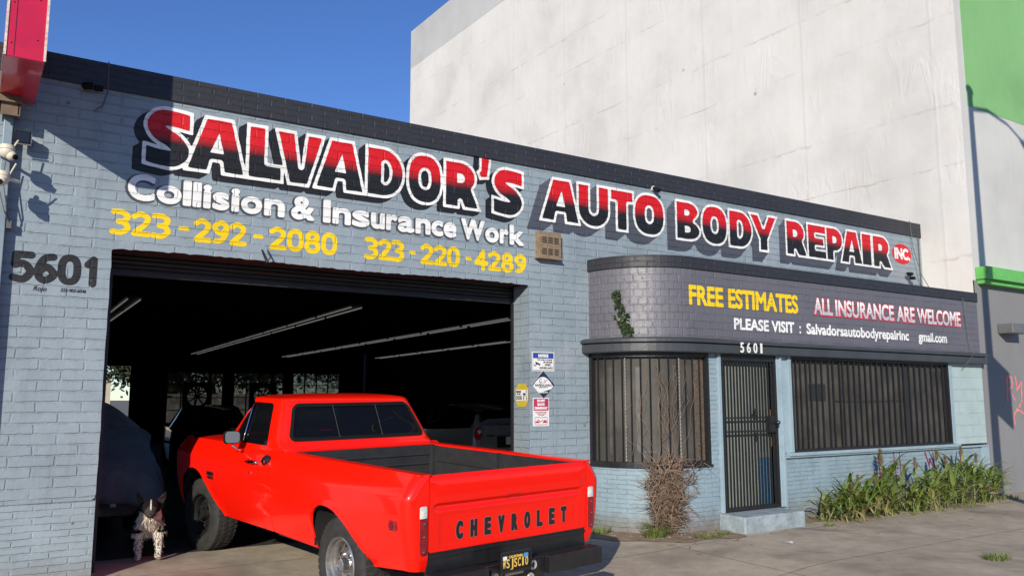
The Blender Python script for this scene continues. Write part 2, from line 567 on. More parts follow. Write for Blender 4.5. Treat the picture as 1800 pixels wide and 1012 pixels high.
M_trim = pmat('charcoal_trim_paint', (0.045, 0.048, 0.055), rough=0.42, var=0.15, scale=3, bump=0.002, bscale=30)
M_bluewood = pmat('pale_blue_wood_paint', (0.27, 0.36, 0.41), rough=0.5, var=0.1, scale=4, bump=0.003, bscale=25, dirt=0.25)
M_iron = pmat('black_iron', (0.014, 0.014, 0.015), rough=0.42, var=0.3, scale=30, bump=0.0006, bscale=90)
M_screen = pmat('dark_screen', (0.055, 0.049, 0.042), rough=0.65, var=0.5, scale=2.5, bump=0.002, bscale=180)
M_glassdark = pmat('dark_window_glass', (0.012, 0.014, 0.016), rough=0.05, var=0.2, scale=2, spec=0.6)
M_zig = pmat('weathered_scissor_gate', (0.50, 0.50, 0.46), rough=0.35, var=0.3, scale=12)
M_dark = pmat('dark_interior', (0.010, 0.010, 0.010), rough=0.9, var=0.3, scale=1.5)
M_slat = pmat('dark_roll_door_steel', (0.018, 0.018, 0.020), rough=0.55, var=0.2, scale=8)
M_soffit = pmat('brown_steel_lintel', (0.055, 0.030, 0.024), rough=0.7, var=0.25, scale=10)
M_plaster = pmat('chipped_plaster', (0.30, 0.34, 0.36), rough=0.8, var=0.25, scale=14, bump=0.004, bscale=40)
M_white_metal = pmat('white_enamel', (0.72, 0.72, 0.70), rough=0.35, var=0.06)
M_cable = pmat('grey_cable', (0.10, 0.10, 0.10), rough=0.6)
M_roof = pmat('grey_roof_felt', (0.15, 0.15, 0.15), rough=0.9)
M_vent = pmat('weathered_bronze_vent', (0.30, 0.21, 0.13), rough=0.5, var=0.3, scale=20, metal=0.3, dirt=0.4)


def stucco(name, col, seams=True):
    """poured concrete wall painted white: pour lines, form seams, blisters, pits"""
    m, nt, p = newmat(name)
    L = nt.links
    tc = N(nt, 'ShaderNodeTexCoord').outputs['Object']
    sp = N(nt, 'ShaderNodeSeparateXYZ'); L.new(tc, sp.inputs[0])
    big = N(nt, 'ShaderNodeTexNoise', i_Scale=0.5, i_Detail=6.0, i_Roughness=0.6); L.new(tc, big.inputs['Vector'])
    mid = N(nt, 'ShaderNodeTexNoise', i_Scale=2.2, i_Detail=7.0, i_Roughness=0.62); L.new(tc, mid.inputs['Vector'])
    fine = N(nt, 'ShaderNodeTexNoise', i_Scale=30.0, i_Detail=6.0); L.new(tc, fine.inputs['Vector'])
    cr = ramp(nt, [(0.32, tuple(c * 0.86 for c in col)), (0.50, col), (0.68, tuple(min(1, c * 1.07) for c in col))])
    L.new(big.outputs['Fac'], cr.inputs[0])
    c = cr.outputs[0]
    warm = ramp(nt, [(0.55, 0.0), (0.75, 1.0)]); L.new(mid.outputs['Fac'], warm.inputs[0])
    c = mix_c(nt, math_n(nt, 'MULTIPLY', warm.outputs[0], 0.5), c, tuple(a * b for a, b in zip(col, (1.0, 0.94, 0.86))))
    # vertical run streaks
    mp = N(nt, 'ShaderNodeMapping'); mp.inputs['Scale'].default_value = (3.0, 3.0, 0.22); L.new(tc, mp.inputs[0])
    st = N(nt, 'ShaderNodeTexNoise', i_Scale=1.6, i_Detail=6.0, i_Roughness=0.7); L.new(mp.outputs[0], st.inputs['Vector'])
    sr = ramp(nt, [(0.5, 0.0), (0.75, 1.0)]); L.new(st.outputs['Fac'], sr.inputs[0])
    c = mix_c(nt, math_n(nt, 'MULTIPLY', sr.outputs[0], 0.20), c, tuple(a * 0.72 for a in col))
    h = math_n(nt, 'MULTIPLY', mid.outputs['Fac'], 0.55)
    h = math_n(nt, 'ADD', h, math_n(nt, 'MULTIPLY', fine.outputs['Fac'], 0.07))
    if seams:
        # blistered paint: ridges of stretched noise
        mp2 = N(nt, 'ShaderNodeMapping'); mp2.inputs['Scale'].default_value = (1.0, 2.2, 0.6); L.new(tc, mp2.inputs[0])
        rd = N(nt, 'ShaderNodeTexNoise', i_Scale=1.3, i_Detail=3.0, i_Distortion=0.8); L.new(mp2.outputs[0], rd.inputs['Vector'])
        rv = math_n(nt, 'ABSOLUTE', math_n(nt, 'SUBTRACT', rd.outputs['Fac'], 0.5))
        rr = ramp(nt, [(0.0, 1.0), (0.10, 0.0)]); rr.color_ramp.interpolation = 'EASE'; L.new(rv, rr.inputs[0])
        ms_ = N(nt, 'ShaderNodeTexNoise', i_Scale=0.9, i_Detail=2.0); L.new(tc, ms_.inputs['Vector'])
        mr = ramp(nt, [(0.52, 0.0), (0.62, 1.0)]); L.new(ms_.outputs['Fac'], mr.inputs[0])
        h = math_n(nt, 'ADD', h, math_n(nt, 'MULTIPLY', math_n(nt, 'MULTIPLY', rr.outputs[0], mr.outputs[0]), 0.16))
        wob = math_n(nt, 'MULTIPLY', math_n(nt, 'SUBTRACT', mid.outputs['Fac'], 0.5), 0.22)
        zz = math_n(nt, 'ADD', sp.outputs[2], wob)
        brk = ramp(nt, [(0.40, 0.0), (0.56, 1.0)]); L.new(st.outputs['Fac'], brk.inputs[0])
        bn = N(nt, 'ShaderNodeTexNoise', i_Scale=1.1, i_Detail=8.0, i_Roughness=0.75); L.new(tc, bn.inputs['Vector'])
        br2 = ramp(nt, [(0.46, 0.0), (0.64, 1.0)]); L.new(bn.outputs['Fac'], br2.inputs[0])

        def line(off, period, w, src):
            f = math_n(nt, 'FRACT', math_n(nt, 'DIVIDE', math_n(nt, 'SUBTRACT', src, off), period))
            a = math_n(nt, 'ABSOLUTE', math_n(nt, 'SUBTRACT', f, 0.5))
            r_ = ramp(nt, [(0.0, 1.0), (w / period, 0.0)]); L.new(a, r_.inputs[0])
            return r_.outputs[0]
        l1 = math_n(nt, 'MULTIPLY', line(9.84 - 1.42, 2.84, 0.040, zz), br2.outputs[0])
        l2 = math_n(nt, 'MULTIPLY', line(8.72 - 1.42, 2.84, 0.026, zz), br2.outputs[0])
        yy = math_n(nt, 'ADD', sp.outputs[1], math_n(nt, 'MULTIPLY', wob, 0.3))
        l3 = line(11.05 - 1.43, 2.86, 0.05, yy)
        lin = math_n(nt, 'MAXIMUM', l1, l2)
        c = mix_c(nt, math_n(nt, 'MULTIPLY', lin, 0.5), c, tuple(a * 0.45 for a in col))
        c = mix_c(nt, math_n(nt, 'MULTIPLY', l3, 0.22), c, tuple(a * 0.72 for a in col))
        h = math_n(nt, 'SUBTRACT', h, math_n(nt, 'MULTIPLY', lin, 0.25))
        h = math_n(nt, 'ADD', h, math_n(nt, 'MULTIPLY', l3, 0.15))
        # chipped spots
        vo = N(nt, 'ShaderNodeTexVoronoi', i_Scale=0.75); L.new(tc, vo.inputs['Vector'])
        vr = ramp(nt, [(0.0, 1.0), (0.045, 0.0)]); L.new(vo.outputs['Distance'], vr.inputs[0])
        c = mix_c(nt, math_n(nt, 'MULTIPLY', vr.outputs[0], 0.8), c, (0.09, 0.08, 0.07))
    L.new(c, p.inputs['Base Color'])
    p.inputs['Roughness'].default_value = 0.75
    b = N(nt, 'ShaderNodeBump', i_Strength=0.8, i_Distance=0.022 if seams else 0.012)
    L.new(h, b.inputs['Height'])
    L.new(b.outputs[0], p.inputs['Normal'])
    return m


M_concwall = stucco('white_painted_concrete', (0.64, 0.62, 0.585))
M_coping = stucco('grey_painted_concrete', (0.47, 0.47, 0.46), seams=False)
M_front = stucco('pale_grey_render', (0.52, 0.52, 0.50), seams=False)
M_front_dk = stucco('mid_grey_render', (0.20, 0.20, 0.205), seams=False)
M_green = stucco('green_render', (0.20, 0.42, 0.165), seams=False)
M_ledge = pmat('bright_green_paint', (0.13, 0.44, 0.10), rough=0.5, var=0.12, dirt=0.2)


# ------------------------------------------------------------------ ground
def ground_h(x, y):
    t = min(1, max(0, (7.6 - x) / 1.5)); t = t * t * (3 - 2 * t)
    r = min(max(0.034 - 0.0375 * (9.1 - y), -0.13), 0.034)
    return r * t


def concrete(name, col, joints=True):
    m, nt, p = newmat(name)
    L = nt.links
    tc = N(nt, 'ShaderNodeTexCoord').outputs['Object']
    a = N(nt, 'ShaderNodeTexNoise', i_Scale=0.7, i_Detail=7.0, i_Roughness=0.65); L.new(tc, a.inputs['Vector'])
    b = N(nt, 'ShaderNodeTexNoise', i_Scale=6.0, i_Detail=8.0, i_Roughness=0.7); L.new(tc, b.inputs['Vector'])
    f = N(nt, 'ShaderNodeTexNoise', i_Scale=160.0, i_Detail=3.0); L.new(tc, f.inputs['Vector'])
    cr = ramp(nt, [(0.25, tuple(c * 0.60 for c in col)), (0.5, col), (0.75, tuple(c * 1.28 for c in col))])
    L.new(a.outputs['Fac'], cr.inputs[0])
    c = cr.outputs[0]
    br = ramp(nt, [(0.3, (0.72, 0.70, 0.68)), (0.7, (1.12, 1.1, 1.08))]); L.new(b.outputs['Fac'], br.inputs[0])
    c = mix_c(nt, 0.8, c, br.outputs[0], 'MULTIPLY')
    fr = ramp(nt, [(0.35, (0.8, 0.8, 0.8)), (0.65, (1.15, 1.15, 1.15))]); L.new(f.outputs['Fac'], fr.inputs[0])
    c = mix_c(nt, 0.7, c, fr.outputs[0], 'MULTIPLY')
    # dark gum and oil spots
    vo = N(nt, 'ShaderNodeTexVoronoi', i_Scale=2.3, i_Randomness=1.0); L.new(tc, vo.inputs['Vector'])
    vr = ramp(nt, [(0.03, 1.0), (0.09, 0.0)]); L.new(vo.outputs['Distance'], vr.inputs[0])
    c = mix_c(nt, math_n(nt, 'MULTIPLY', vr.outputs[0], 0.72), c, tuple(x * 0.3 for x in col))
    o = N(nt, 'ShaderNodeTexNoise', i_Scale=0.9, i_Detail=3.0, i_Distortion=0.5)
    mp = N(nt, 'ShaderNodeMapping'); mp.inputs['Location'].default_value = (3.3, 8.1, 0); L.new(tc, mp.inputs[0]); L.new(mp.outputs[0], o.inputs['Vector'])
    orr = ramp(nt, [(0.56, 0.0), (0.70, 1.0)]); L.new(o.outputs['Fac'], orr.inputs[0])
    c = mix_c(nt, math_n(nt, 'MULTIPLY', orr.outputs[0], 0.6), c, tuple(x * 0.38 for x in col))
    # faint red overspray in places
    o2 = N(nt, 'ShaderNodeTexNoise', i_Scale=1.7, i_Detail=4.0); L.new(mp.outputs[0], o2.inputs['Vector'])
    r2 = ramp(nt, [(0.62, 0.0), (0.74, 1.0)]); L.new(o2.outputs['Fac'], r2.inputs[0])
    c = mix_c(nt, math_n(nt, 'MULTIPLY', r2.outputs[0], 0.25), c, (0.30, 0.12, 0.10))
    h = math_n(nt, 'ADD', math_n(nt, 'MULTIPLY', b.outputs['Fac'], 0.5), math_n(nt, 'MULTIPLY', f.outputs['Fac'], 0.25))
    # hairline cracks
    wv = N(nt, 'ShaderNodeTexVoronoi', feature='DISTANCE_TO_EDGE', i_Scale=0.28)
    wz = mix_c(nt, 0.10, tc, b.outputs['Color'], 'ADD'); L.new(wz, wv.inputs['Vector'])
    wr = ramp(nt, [(0.0, 1.0), (0.006, 0.0)]); L.new(wv.outputs['Distance'], wr.inputs[0])
    c = mix_c(nt, math_n(nt, 'MULTIPLY', math_n(nt, 'MULTIPLY', wr.outputs[0], 0.75), orr.outputs[0]), c, (0.03, 0.028, 0.025))
    h = math_n(nt, 'SUBTRACT', h, math_n(nt, 'MULTIPLY', wr.outputs[0], orr.outputs[0]))
    if joints:
        sp = N(nt, 'ShaderNodeSeparateXYZ'); L.new(tc, sp.inputs[0])
        for ax, off, per in ((0, 0.85, 3.05), (1, 5.62, 1.52)):
            fr_ = math_n(nt, 'FRACT', math_n(nt, 'DIVIDE', math_n(nt, 'SUBTRACT', math_n(nt, 'ADD', sp.outputs[ax], math_n(nt, 'MULTIPLY', b.outputs['Fac'], 0.02)), off - per / 2), per))
            ab = math_n(nt, 'ABSOLUTE', math_n(nt, 'SUBTRACT', fr_, 0.5))
            rr = ramp(nt, [(0.0, 1.0), (0.009 / per * 1.6, 0.0)]); L.new(ab, rr.inputs[0])
            c = mix_c(nt, math_n(nt, 'MULTIPLY', rr.outputs[0], 0.6), c, (0.04, 0.036, 0.03))
            h = math_n(nt, 'SUBTRACT', h, rr.outputs[0])
    L.new(c, p.inputs['Base Color'])
    p.inputs['Roughness'].default_value = 0.85
    bp = N(nt, 'ShaderNodeBump', i_Strength=0.7, i_Distance=0.006); L.new(h, bp.inputs['Height']); L.new(bp.outputs[0], p.inputs['Normal'])
    return m


M_walk = concrete('sidewalk_concrete', (0.42, 0.36, 0.275))
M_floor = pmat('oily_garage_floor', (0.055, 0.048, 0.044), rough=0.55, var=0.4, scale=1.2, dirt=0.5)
M_asphalt = pmat('road_asphalt', (0.05, 0.05, 0.05), rough=0.9, var=0.25, scale=3, bump=0.004, bscale=120)
M_soil = pmat('dry_soil', (0.25, 0.18, 0.12), rough=0.95, var=0.35, scale=9, bump=0.02, bscale=30, dirt=0.5)
M_kerb = pmat('kerb_concrete', (0.28, 0.26, 0.23), rough=0.85, var=0.2, dirt=0.3)

xs = sorted(set([-60, -30, -15, -8, -4] + [round(-2 + 0.4 * i, 2) for i in range(45)] + [20, 30, 60]))
ys = [0.6, 1.5, 3, 4, 4.6] + [round(5.05 + 0.3 * i, 2) for i in range(16)] + [9.7]
v = []; f = []
for y in ys:
    for x in xs: v.append((x, y, ground_h(x, y)))
nx = len(xs)
for j in range(len(ys) - 1):
    for i in range(nx - 1):
        a = j * nx + i
        f.append((a, a + 1, a + nx + 1, a + nx))
tag(obj('sidewalk', v, f, M_walk, smooth=True), kind='structure')
mb = MB(); mb.box(-60, 60, 0.45, 0.598, -0.3, -0.002)
tag(mb.build('kerb', M_kerb, bevel=0.02), kind='structure')
tag(obj('road', [(-400, -400, -0.14), (400, -400, -0.14), (400, 0.45, -0.14), (-400, 0.45, -0.14)], [(0, 1, 2, 3)], M_asphalt), kind='structure')
tag(obj('ground', [(-900, 9.7, -0.05), (900, 9.7, -0.05), (900, 1200, -0.05), (-900, 1200, -0.05)], [(0, 1, 2, 3)], pmat('yard_ground', (0.16, 0.14, 0.11), rough=0.9, scale=0.6)), kind='structure')

# ------------------------------------------------------------------ repair shop
WY = 8.65
shop = thing('repair_shop', 'low blue grey painted brick workshop with wide open roll up door', 'building', (1.09, WY, 0))


def wavy(U, V, a=0.006, k=9.0):
    return a * (np.sin(U * k * 3.1 + 1.3) * np.sin(V * k * 2.3 + U * 4) + 0.7 * np.sin(U * k * 7.7 + V * 5.1))


def front_sdf(U, V):
    rect = sd_rbox(U, V, (-8 + 14.79) / 2, (0.735 + 4.63) / 2, (14.79 + 8) / 2, (4.63 - 0.735) / 2)
    op = sd_rbox(U, V, (1.09 + 5.92) / 2, 1.08, (5.92 - 1.09) / 2, 2.0) + 0.010 * np.sin(U * 2.1 + 0.4) * (V > 2.9) + wavy(U, V, 0.005)
    return np.maximum(rect, -op)


vv, ff = ms(front_sdf, -8.05, 14.85, 0.7, 4.7, 0.05)
obj('front_wall', [(a, WY, b) for a, b in vv], ff, M_blue, shop, uvs=vv, wc=True)
mb = MB()
mb.face([(-8, WY + .012, -.4), (1.09, WY + .012, -.4), (1.09, WY + .012, .722), (-8, WY + .012, .722)])
mb.face([(-8, WY + .012, .722), (1.09, WY + .012, .722), (1.09, WY, .736), (-8, WY, .736)])
mb.build('plinth', M_blue_low, shop, wc=True)
mb = MB()
mb.face([(5.92, WY + .012, -.4), (7.2, WY + .012, -.4), (7.2, WY + .012, .735), (5.92, WY + .012, .735)])
mb.build('plinth', M_blue_low, shop, wc=True)
# door reveals
mb = MB()
mb.face([(5.921, WY, -.3), (5.921, WY + .36, -.3), (5.921, WY + .36, 3.09), (5.921, WY, 3.09)], uv=[(5.92, -.3), (6.28, -.3), (6.28, 3.09), (5.92, 3.09)])
mb.face([(1.089, WY, -.3), (1.089, WY + .36, -.3), (1.089, WY + .36, 3.09), (1.089, WY, 3.09)], uv=[(1.09, -.3), (.73, -.3), (.73, 3.09), (1.09, 3.09)])
split_build(mb, 'door_reveal', M_blue, shop, True)
mb = MB(); mb.box(1.0, 6.0, WY + .004, WY + .36, 3.098, 3.35)
mb.build('lintel', M_soffit, shop, wc=True)
mb = MB()
for i in range(7):
    z = 2.93 + i * 0.045
    mb.tube([(1.10, WY + .40 + .012 * (i % 2), z), (5.91, WY + .40 + .012 * (i % 2), z)], 0.026, 8)
mb.box(1.10, 5.91, WY + .375, WY + .43, 2.875, 2.915)
mb.box(1.0, 6.0, WY + .44, WY + .52, 2.9, 3.7)
mb.build('roll_up_door', M_slat, shop, wc=True)
mb = MB()
mb.box(5.90, 5.918, WY + .352, WY + .40, 0.0, 2.93); mb.box(1.095, 1.16, WY + .33, WY + .40, 0.0, 2.93)
split_build(mb, 'door_track', M_slat, shop, True)
# parapet band
mb = MB(); mb.box(-8, 14.79, WY - .022, WY + .28, 4.628, 4.885)
mb.build('parapet_band', M_black_brick, shop, wc=True)
# roof
mb = MB(); mb.box(-7.5, 14.78, WY + .28, 34.2, 4.2, 4.45)
mb.build('roof', M_roof, shop, wc=True)
# interior shell
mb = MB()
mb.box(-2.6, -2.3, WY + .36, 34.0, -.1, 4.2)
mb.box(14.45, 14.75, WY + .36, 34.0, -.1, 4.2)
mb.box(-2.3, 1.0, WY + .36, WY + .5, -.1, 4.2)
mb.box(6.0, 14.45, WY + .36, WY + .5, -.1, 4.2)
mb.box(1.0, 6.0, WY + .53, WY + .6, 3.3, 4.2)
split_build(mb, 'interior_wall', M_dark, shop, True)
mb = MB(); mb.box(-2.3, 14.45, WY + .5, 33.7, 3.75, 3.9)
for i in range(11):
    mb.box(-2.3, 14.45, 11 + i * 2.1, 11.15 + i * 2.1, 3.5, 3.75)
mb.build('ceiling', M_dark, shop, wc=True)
# floor slab inside
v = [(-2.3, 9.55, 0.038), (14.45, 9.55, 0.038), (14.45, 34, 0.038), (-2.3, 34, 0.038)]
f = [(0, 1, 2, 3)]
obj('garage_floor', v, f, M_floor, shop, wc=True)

# rear wall with openings
BACK = 33.7
ops = [(4.15, 5.15, 0.15, 2.86), (6.45, 8.5, 0.75, 2.66), (8.92, 10.92, 0.75, 2.68), (11.3, 13.3, 0.75, 2.70)]


def back_sdf(U, V):
    s = sd_rbox(U, V, 6, 1.9, 8.4, 2.0)
    for (a, b, c, d) in ops: s = np.maximum(s, -sd_rbox(U, V, (a + b) / 2, (c + d) / 2, (b - a) / 2, (d - c) / 2))
    return s


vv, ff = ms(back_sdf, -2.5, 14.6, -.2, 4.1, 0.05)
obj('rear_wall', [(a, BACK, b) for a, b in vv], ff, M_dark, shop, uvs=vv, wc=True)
m, nt, p = newmat('dusty_pane')
p.inputs['Base Color'].default_value = (0.10, 0.10, 0.09, 1); p.inputs['Roughness'].default_value = 0.3
tr = nt.nodes.new('ShaderNodeBsdfTransparent'); tr.inputs[0].default_value = (0.62, 0.63, 0.60, 1)
mx = nt.nodes.new('ShaderNodeMixShader'); nz = N(nt, 'ShaderNodeTexNoise', i_Scale=7.0, i_Detail=7.0)
rr = ramp(nt, [(0.35, 0.08), (0.65, 0.20)]); nt.links.new(nz.outputs['Fac'], rr.inputs[0]); nt.links.new(rr.outputs[0], mx.inputs[0])
nt.links.new(p.outputs[0], mx.inputs[1]); nt.links.new(tr.outputs[0], mx.inputs[2])
nt.links.new(mx.outputs[0], nt.nodes['Material Output'].inputs[0])
M_dusty = m
for (a, b, c, d) in ops[1:]:
    mb = MB()
    for i in range(5):
        x = a + (b - a) * i / 4; mb.box(x - .02, x + .02, BACK - .03, BACK + .03, c, d)
    for i in range(5):
        z = c + (d - c) * i / 4; mb.box(a, b, BACK - .028, BACK + .028, z - .018, z + .018)
    w = mb.build('rear_window', M_slat, shop, wc=True)
    mb = MB(); mb.face([(a, BACK + .005, c), (b, BACK + .005, c), (b, BACK + .005, d), (a, BACK + .005, d)])
    pn = mb.build('pane', M_dusty, None); pn.parent = w

# ---- curved office bay
BX, BY, BR = 7.83, WY, 0.95
ARC = BR * PI / 2


def bay(u, off=0.0):
    """u = X along the straight front; below BX it follows the quarter turn"""
    if u >= BX: return (u, BY - BR - off)
    th = min((BX - u) / BR, PI / 2 + 0.3)
    if th > PI / 2:
        return (BX - BR - off, BY + (th - PI / 2) * BR)
    return (BX - (BR + off) * math.sin(th), BY - (BR + off) * math.cos(th))


U0 = BX - ARC
BEND = 14.79


def ulist(u0, u1, n=14):
    L = [u0]
    for k in range(1, n):
        u = U0 + ARC * k / n
        if u0 + .02 < u < u1 - .02: L.append(u)
    if u0 < BX - .02 < u1: L.append(BX)
    L.append(u1)
    return L


def bay_strip(mb, u0, u1, z0, z1, off=0.0, n=16):
    us = ulist(u0, u1, n)
    for a, b in zip(us[:-1], us[1:]):
        p, q = bay(a, off), bay(b, off)
        mb.face([(p[0], p[1], z0), (q[0], q[1], z0), (q[0], q[1], z1), (p[0], p[1], z1)], uv=[(a, z0), (b, z0), (b, z1), (a, z1)])


def bay_profile(mb, prof, u0, u1, cap=True, n=16):
    us = ulist(u0, u1, n)
    m = len(prof)
    for a, b in zip(us[:-1], us[1:]):
        for i in range(m):
            (o0, z0), (o1, z1) = prof[i], prof[(i + 1) % m]
            p0, q0, q1, p1 = bay(a, o0), bay(b, o0), bay(b, o1), bay(a, o1)
            mb.face([(*p0, z0), (*q0, z0), (*q1, z1), (*p1, z1)][::-1], uv=[(a, z0), (b, z0), (b, z1), (a, z1)][::-1])
    if cap:
        for u, fl in ((u0, 1), (u1, -1)):
            mb.face([(*bay(u, o), z) for o, z in prof][::fl])


mb = MB(); bay_strip(mb, U0, BX + .02, 2.40, 3.335); mb.build('curved_fascia', M_purple_head, shop, wc=True)
mb = MB(); bay_strip(mb, BX + .02, BEND, 2.40, 3.335); mb.build('sign_fascia', M_purple, shop, wc=True)
mb = MB(); bay_profile(mb, [(-.12, 3.33), (.022, 3.33), (.022, 3.485), (-.12, 3.485)], U0, BEND); mb.build('fascia_band', M_black_brick, shop, wc=True)
mb = MB(); bay_profile(mb, [(-.9, 3.30), (-.05, 3.30), (-.05, 3.40), (-.9, 3.40)], BX + .01, BEND - .01); mb.build('bay_roof', M_roof, shop, wc=True)
mb = MB()
bay_profile(mb, [(-.10, 2.235), (.115, 2.235), (.125, 2.25), (.125, 2.345), (.085, 2.35), (.085, 2.36), (.15, 2.365), (.15, 2.40), (.10, 2.425), (-.10, 2.425)], U0, BEND + .0)
canopy = mb.build('canopy', M_trim, shop, wc=True)
# lower masonry
mb = MB(); bay_strip(mb, U0, 8.285, -.1, .80)
bay_strip(mb, 8.08, 8.285, .80, 2.24)
bay_strip(mb, 9.385, 9.47, -.1, 2.24, -.02)
bay_strip(mb, 9.47, BEND, -.1, .84)
mb.build('bay_wall', M_blue_bay, shop, wc=True)
mb = MB(); bay_strip(mb, 13.79, BEND, .90, 2.24, 0.004); mb.build('end_panel', M_mint, shop, wc=True)
# timber / ledges
mb = MB()
mb.box(8.235, 8.287, 7.665, 7.78, .2, 2.236); mb.box(9.378, 9.43, 7.665, 7.78, .2, 2.236); mb.box(9.43, 9.46, 7.64, 7.78, .2, 2.236)
mb.box(9.47, 9.62, 7.69, 7.78, .91, 2.236)
mb.box(9.62, 9.685, 7.66, 7.78, .915, 2.236); mb.box(13.695, 13.79, 7.665, 7.78, .915, 2.236)
mb.box(9.46, 14.775, 7.655, 7.78, .842, .868); mb.box(9.56, 13.86, 7.63, 7.78, .868, .912)
mb.box(9.46, 9.50, 7.66, 7.78, -.02, .842)
mb.box(14.58, 14.785, 7.665, 7.72, -.05, .838)
split_build(mb, 'window_surround', M_bluewood, shop, True, bevel=0.004)
mb = MB(); bay_profile(mb, [(-.02, .795), (.03, .795), (.03, .82), (-.02, .82)], U0, 8.10); mb.build('bay_sill', M_iron, shop, wc=True)


def twisted(mb, x, y, z0, z1, s=0.0075, turns=22, seg=4):
    n = int((z1 - z0) * turns * seg)
    base = len(mb.v)
    for i in range(n + 1):
        z = z0 + (z1 - z0) * i / n; a = PI / 2 * i / seg + x * 37.0
        for k in range(4):
            an = a + PI / 4 + k * PI / 2
            mb.v.append(Vector((x + s * 1.414 * math.cos(an), y + s * 1.414 * math.sin(an), z)))
    for i in range(n):
        for k in range(4):
            p = base + i * 4 + k; q = base + i * 4 + (k + 1) % 4
            mb.addf([p, q, q + 4, p + 4], uv=[(0, 0)] * 4)


# left curved window
win = MB(); bay_strip(win, U0 + .03, 8.08, .82, 2.24, -.10)
w1 = win.build('curved_window', M_glassdark, shop, wc=True)
mb = MB()
for (a, b, c, d) in ((U0 + .0, U0 + .05, .82, 2.24), (8.035, 8.085, .82, 2.24)):
    bay_profile(mb, [(-.1, c), (.012, c), (.012, d), (-.1, d)], a, b)
bay_profile(mb, [(-.1, .82), (.012, .82), (.012, .862), (-.1, .862)], U0 + .05, 8.035)
bay_profile(mb, [(-.1, 2.18), (.008, 2.18), (.008, 2.235), (-.1, 2.235)], U0 + .05, 8.035)
fr = mb.build('window_frame', M_iron, None); fr.parent = w1
mb = MB(); bay_strip(mb, U0 + .05, 8.035, .86, 2.18, -.055)
sc = mb.build('security_screen', M_screen, None); sc.parent = w1
mb = MB(); mz = MB()
nb = 13
for i in range(nb):
    u = U0 + .14 + (8.0 - U0 - .2) * i / (nb - 1)
    p = bay(u, -.02)
    mb.box(p[0] - .008, p[0] + .008, p[1] - .008, p[1] + .008, .86, 2.18)
    if i in (3, 9):
        p = bay(u + .035, -.035); twisted(mz, p[0], p[1], .87, 2.17, 0.006)
split_build(mb, 'window_bar', M_iron, w1); split_build(mz, 'twisted_bar', pmat('dull_twisted_bar', (0.20, 0.20, 0.19), rough=0.4), w1)
# blind and stacked shapes behind the curved screen
mb = MB(); bay_strip(mb, 7.84, 8.03, .87, 2.17, -.045)
mbm = pmat('brown_slat_blind', (0.10, 0.075, 0.055), rough=0.7, var=0.5, scale=40)
bl = mb.build('slat_blind', mbm, None); bl.parent = w1
mb = MB()
for (a, b, z0, z1) in ((7.02, 7.10, 1.0, 2.05), (7.04, 7.28, .98, 1.0)):
    bay_strip(mb, a, b, z0, z1, -.05)
for (a, b) in ((U0 + .30, U0 + .34), (U0 + .62, U0 + .64)): bay_strip(mb, a, b, .95, 2.05, -.05)
pp = mb.build('shutter_edge', pmat('grey_shutter', (0.075, 0.075, 0.07), rough=0.5, var=0.3), None); pp.parent = w1

# security door
dr = MB()
for (a, b, c, d) in ((8.287, 8.33, .205, 2.236), (9.335, 9.378, .205, 2.236), (8.33, 9.335, .205, .25), (8.33, 9.335, 2.15, 2.236)):
    dr.box(a, b, 7.675, 7.735, c, d)
for z in (1.22, 1.40): dr.box(8.33, 9.335, 7.685, 7.70, z - .011, z + .011)
door = dr.build('security_door', M_iron, shop, wc=True)
mb = MB(); mz = MB()
for i in range(16):
    x = 8.375 + i * 0.0612
    mb.box(x - .0065, x + .0065, 7.688, 7.702, .25, 2.15)
    twisted(mz, x + .026, 7.72, .25, 2.15, 0.0070, turns=24)
split_build(mb, 'door_bar', M_iron, door); split_build(mz, 'twisted_bar', M_zig, door)
mb = MB(); mb.box(9.19, 9.30, 7.655, 7.70, 1.20, 1.42); mb.cyl((9.275, 7.665, 1.33), (9.275, 7.60, 1.33), .022); mb.sphere((9.275, 7.59, 1.33), .032)
mb.cyl((8.92, 7.69, 1.48), (8.92, 7.655, 1.48), .035); mb.cyl((8.94, 7.69, 1.17), (8.94, 7.66, 1.17), .03)
q = mb.build('door_handle', M_iron, None); q.parent = door
# wooden leaf behind the gate
m, nt, p = newmat('door_leaf_paint')
L = nt.links
tc = N(nt, 'ShaderNodeTexCoord').outputs['Object']; sp = N(nt, 'ShaderNodeSeparateXYZ'); L.new(tc, sp.inputs[0])
nz = N(nt, 'ShaderNodeTexNoise', i_Scale=6.0, i_Detail=5.0); L.new(tc, nz.inputs['Vector'])
lo = math_n(nt, 'LESS_THAN', sp.outputs[2], 0.86)
hi_x = math_n(nt, 'GREATER_THAN', sp.outputs[0], 9.12)
c = mix_c(nt, math_n(nt, 'MULTIPLY', lo, hi_x), mix_c(nt, nz.outputs['Fac'], (0.13, 0.16, 0.14), (0.26, 0.27, 0.24)), (0.05, 0.14, 0.25))
L.new(c, p.inputs['Base Color']); p.inputs['Roughness'].default_value = 0.6
mb = MB(); mb.box(8.30, 9.37, 7.80, 7.84, .2, 2.236)
q = mb.build('door_leaf', m, None); q.parent = door
mb = MB(); mb.box(9.345, 9.372, 7.79, 7.80, 1.0, 1.5)
q = mb.build('door_edge', pmat('orange_brown_wood', (0.33, 0.12, 0.05), rough=0.6), None); q.parent = door
# door step
mb = MB(); mb.box(8.19, 9.345, 7.265, 7.70, -.05, .198)
mb.build('door_step', pmat('blue_washed_concrete', (0.26, 0.31, 0.335), rough=0.8, var=0.25, scale=5, bump=0.004, bscale=30, dirt=0.7), shop, wc=True, bevel=0.02)

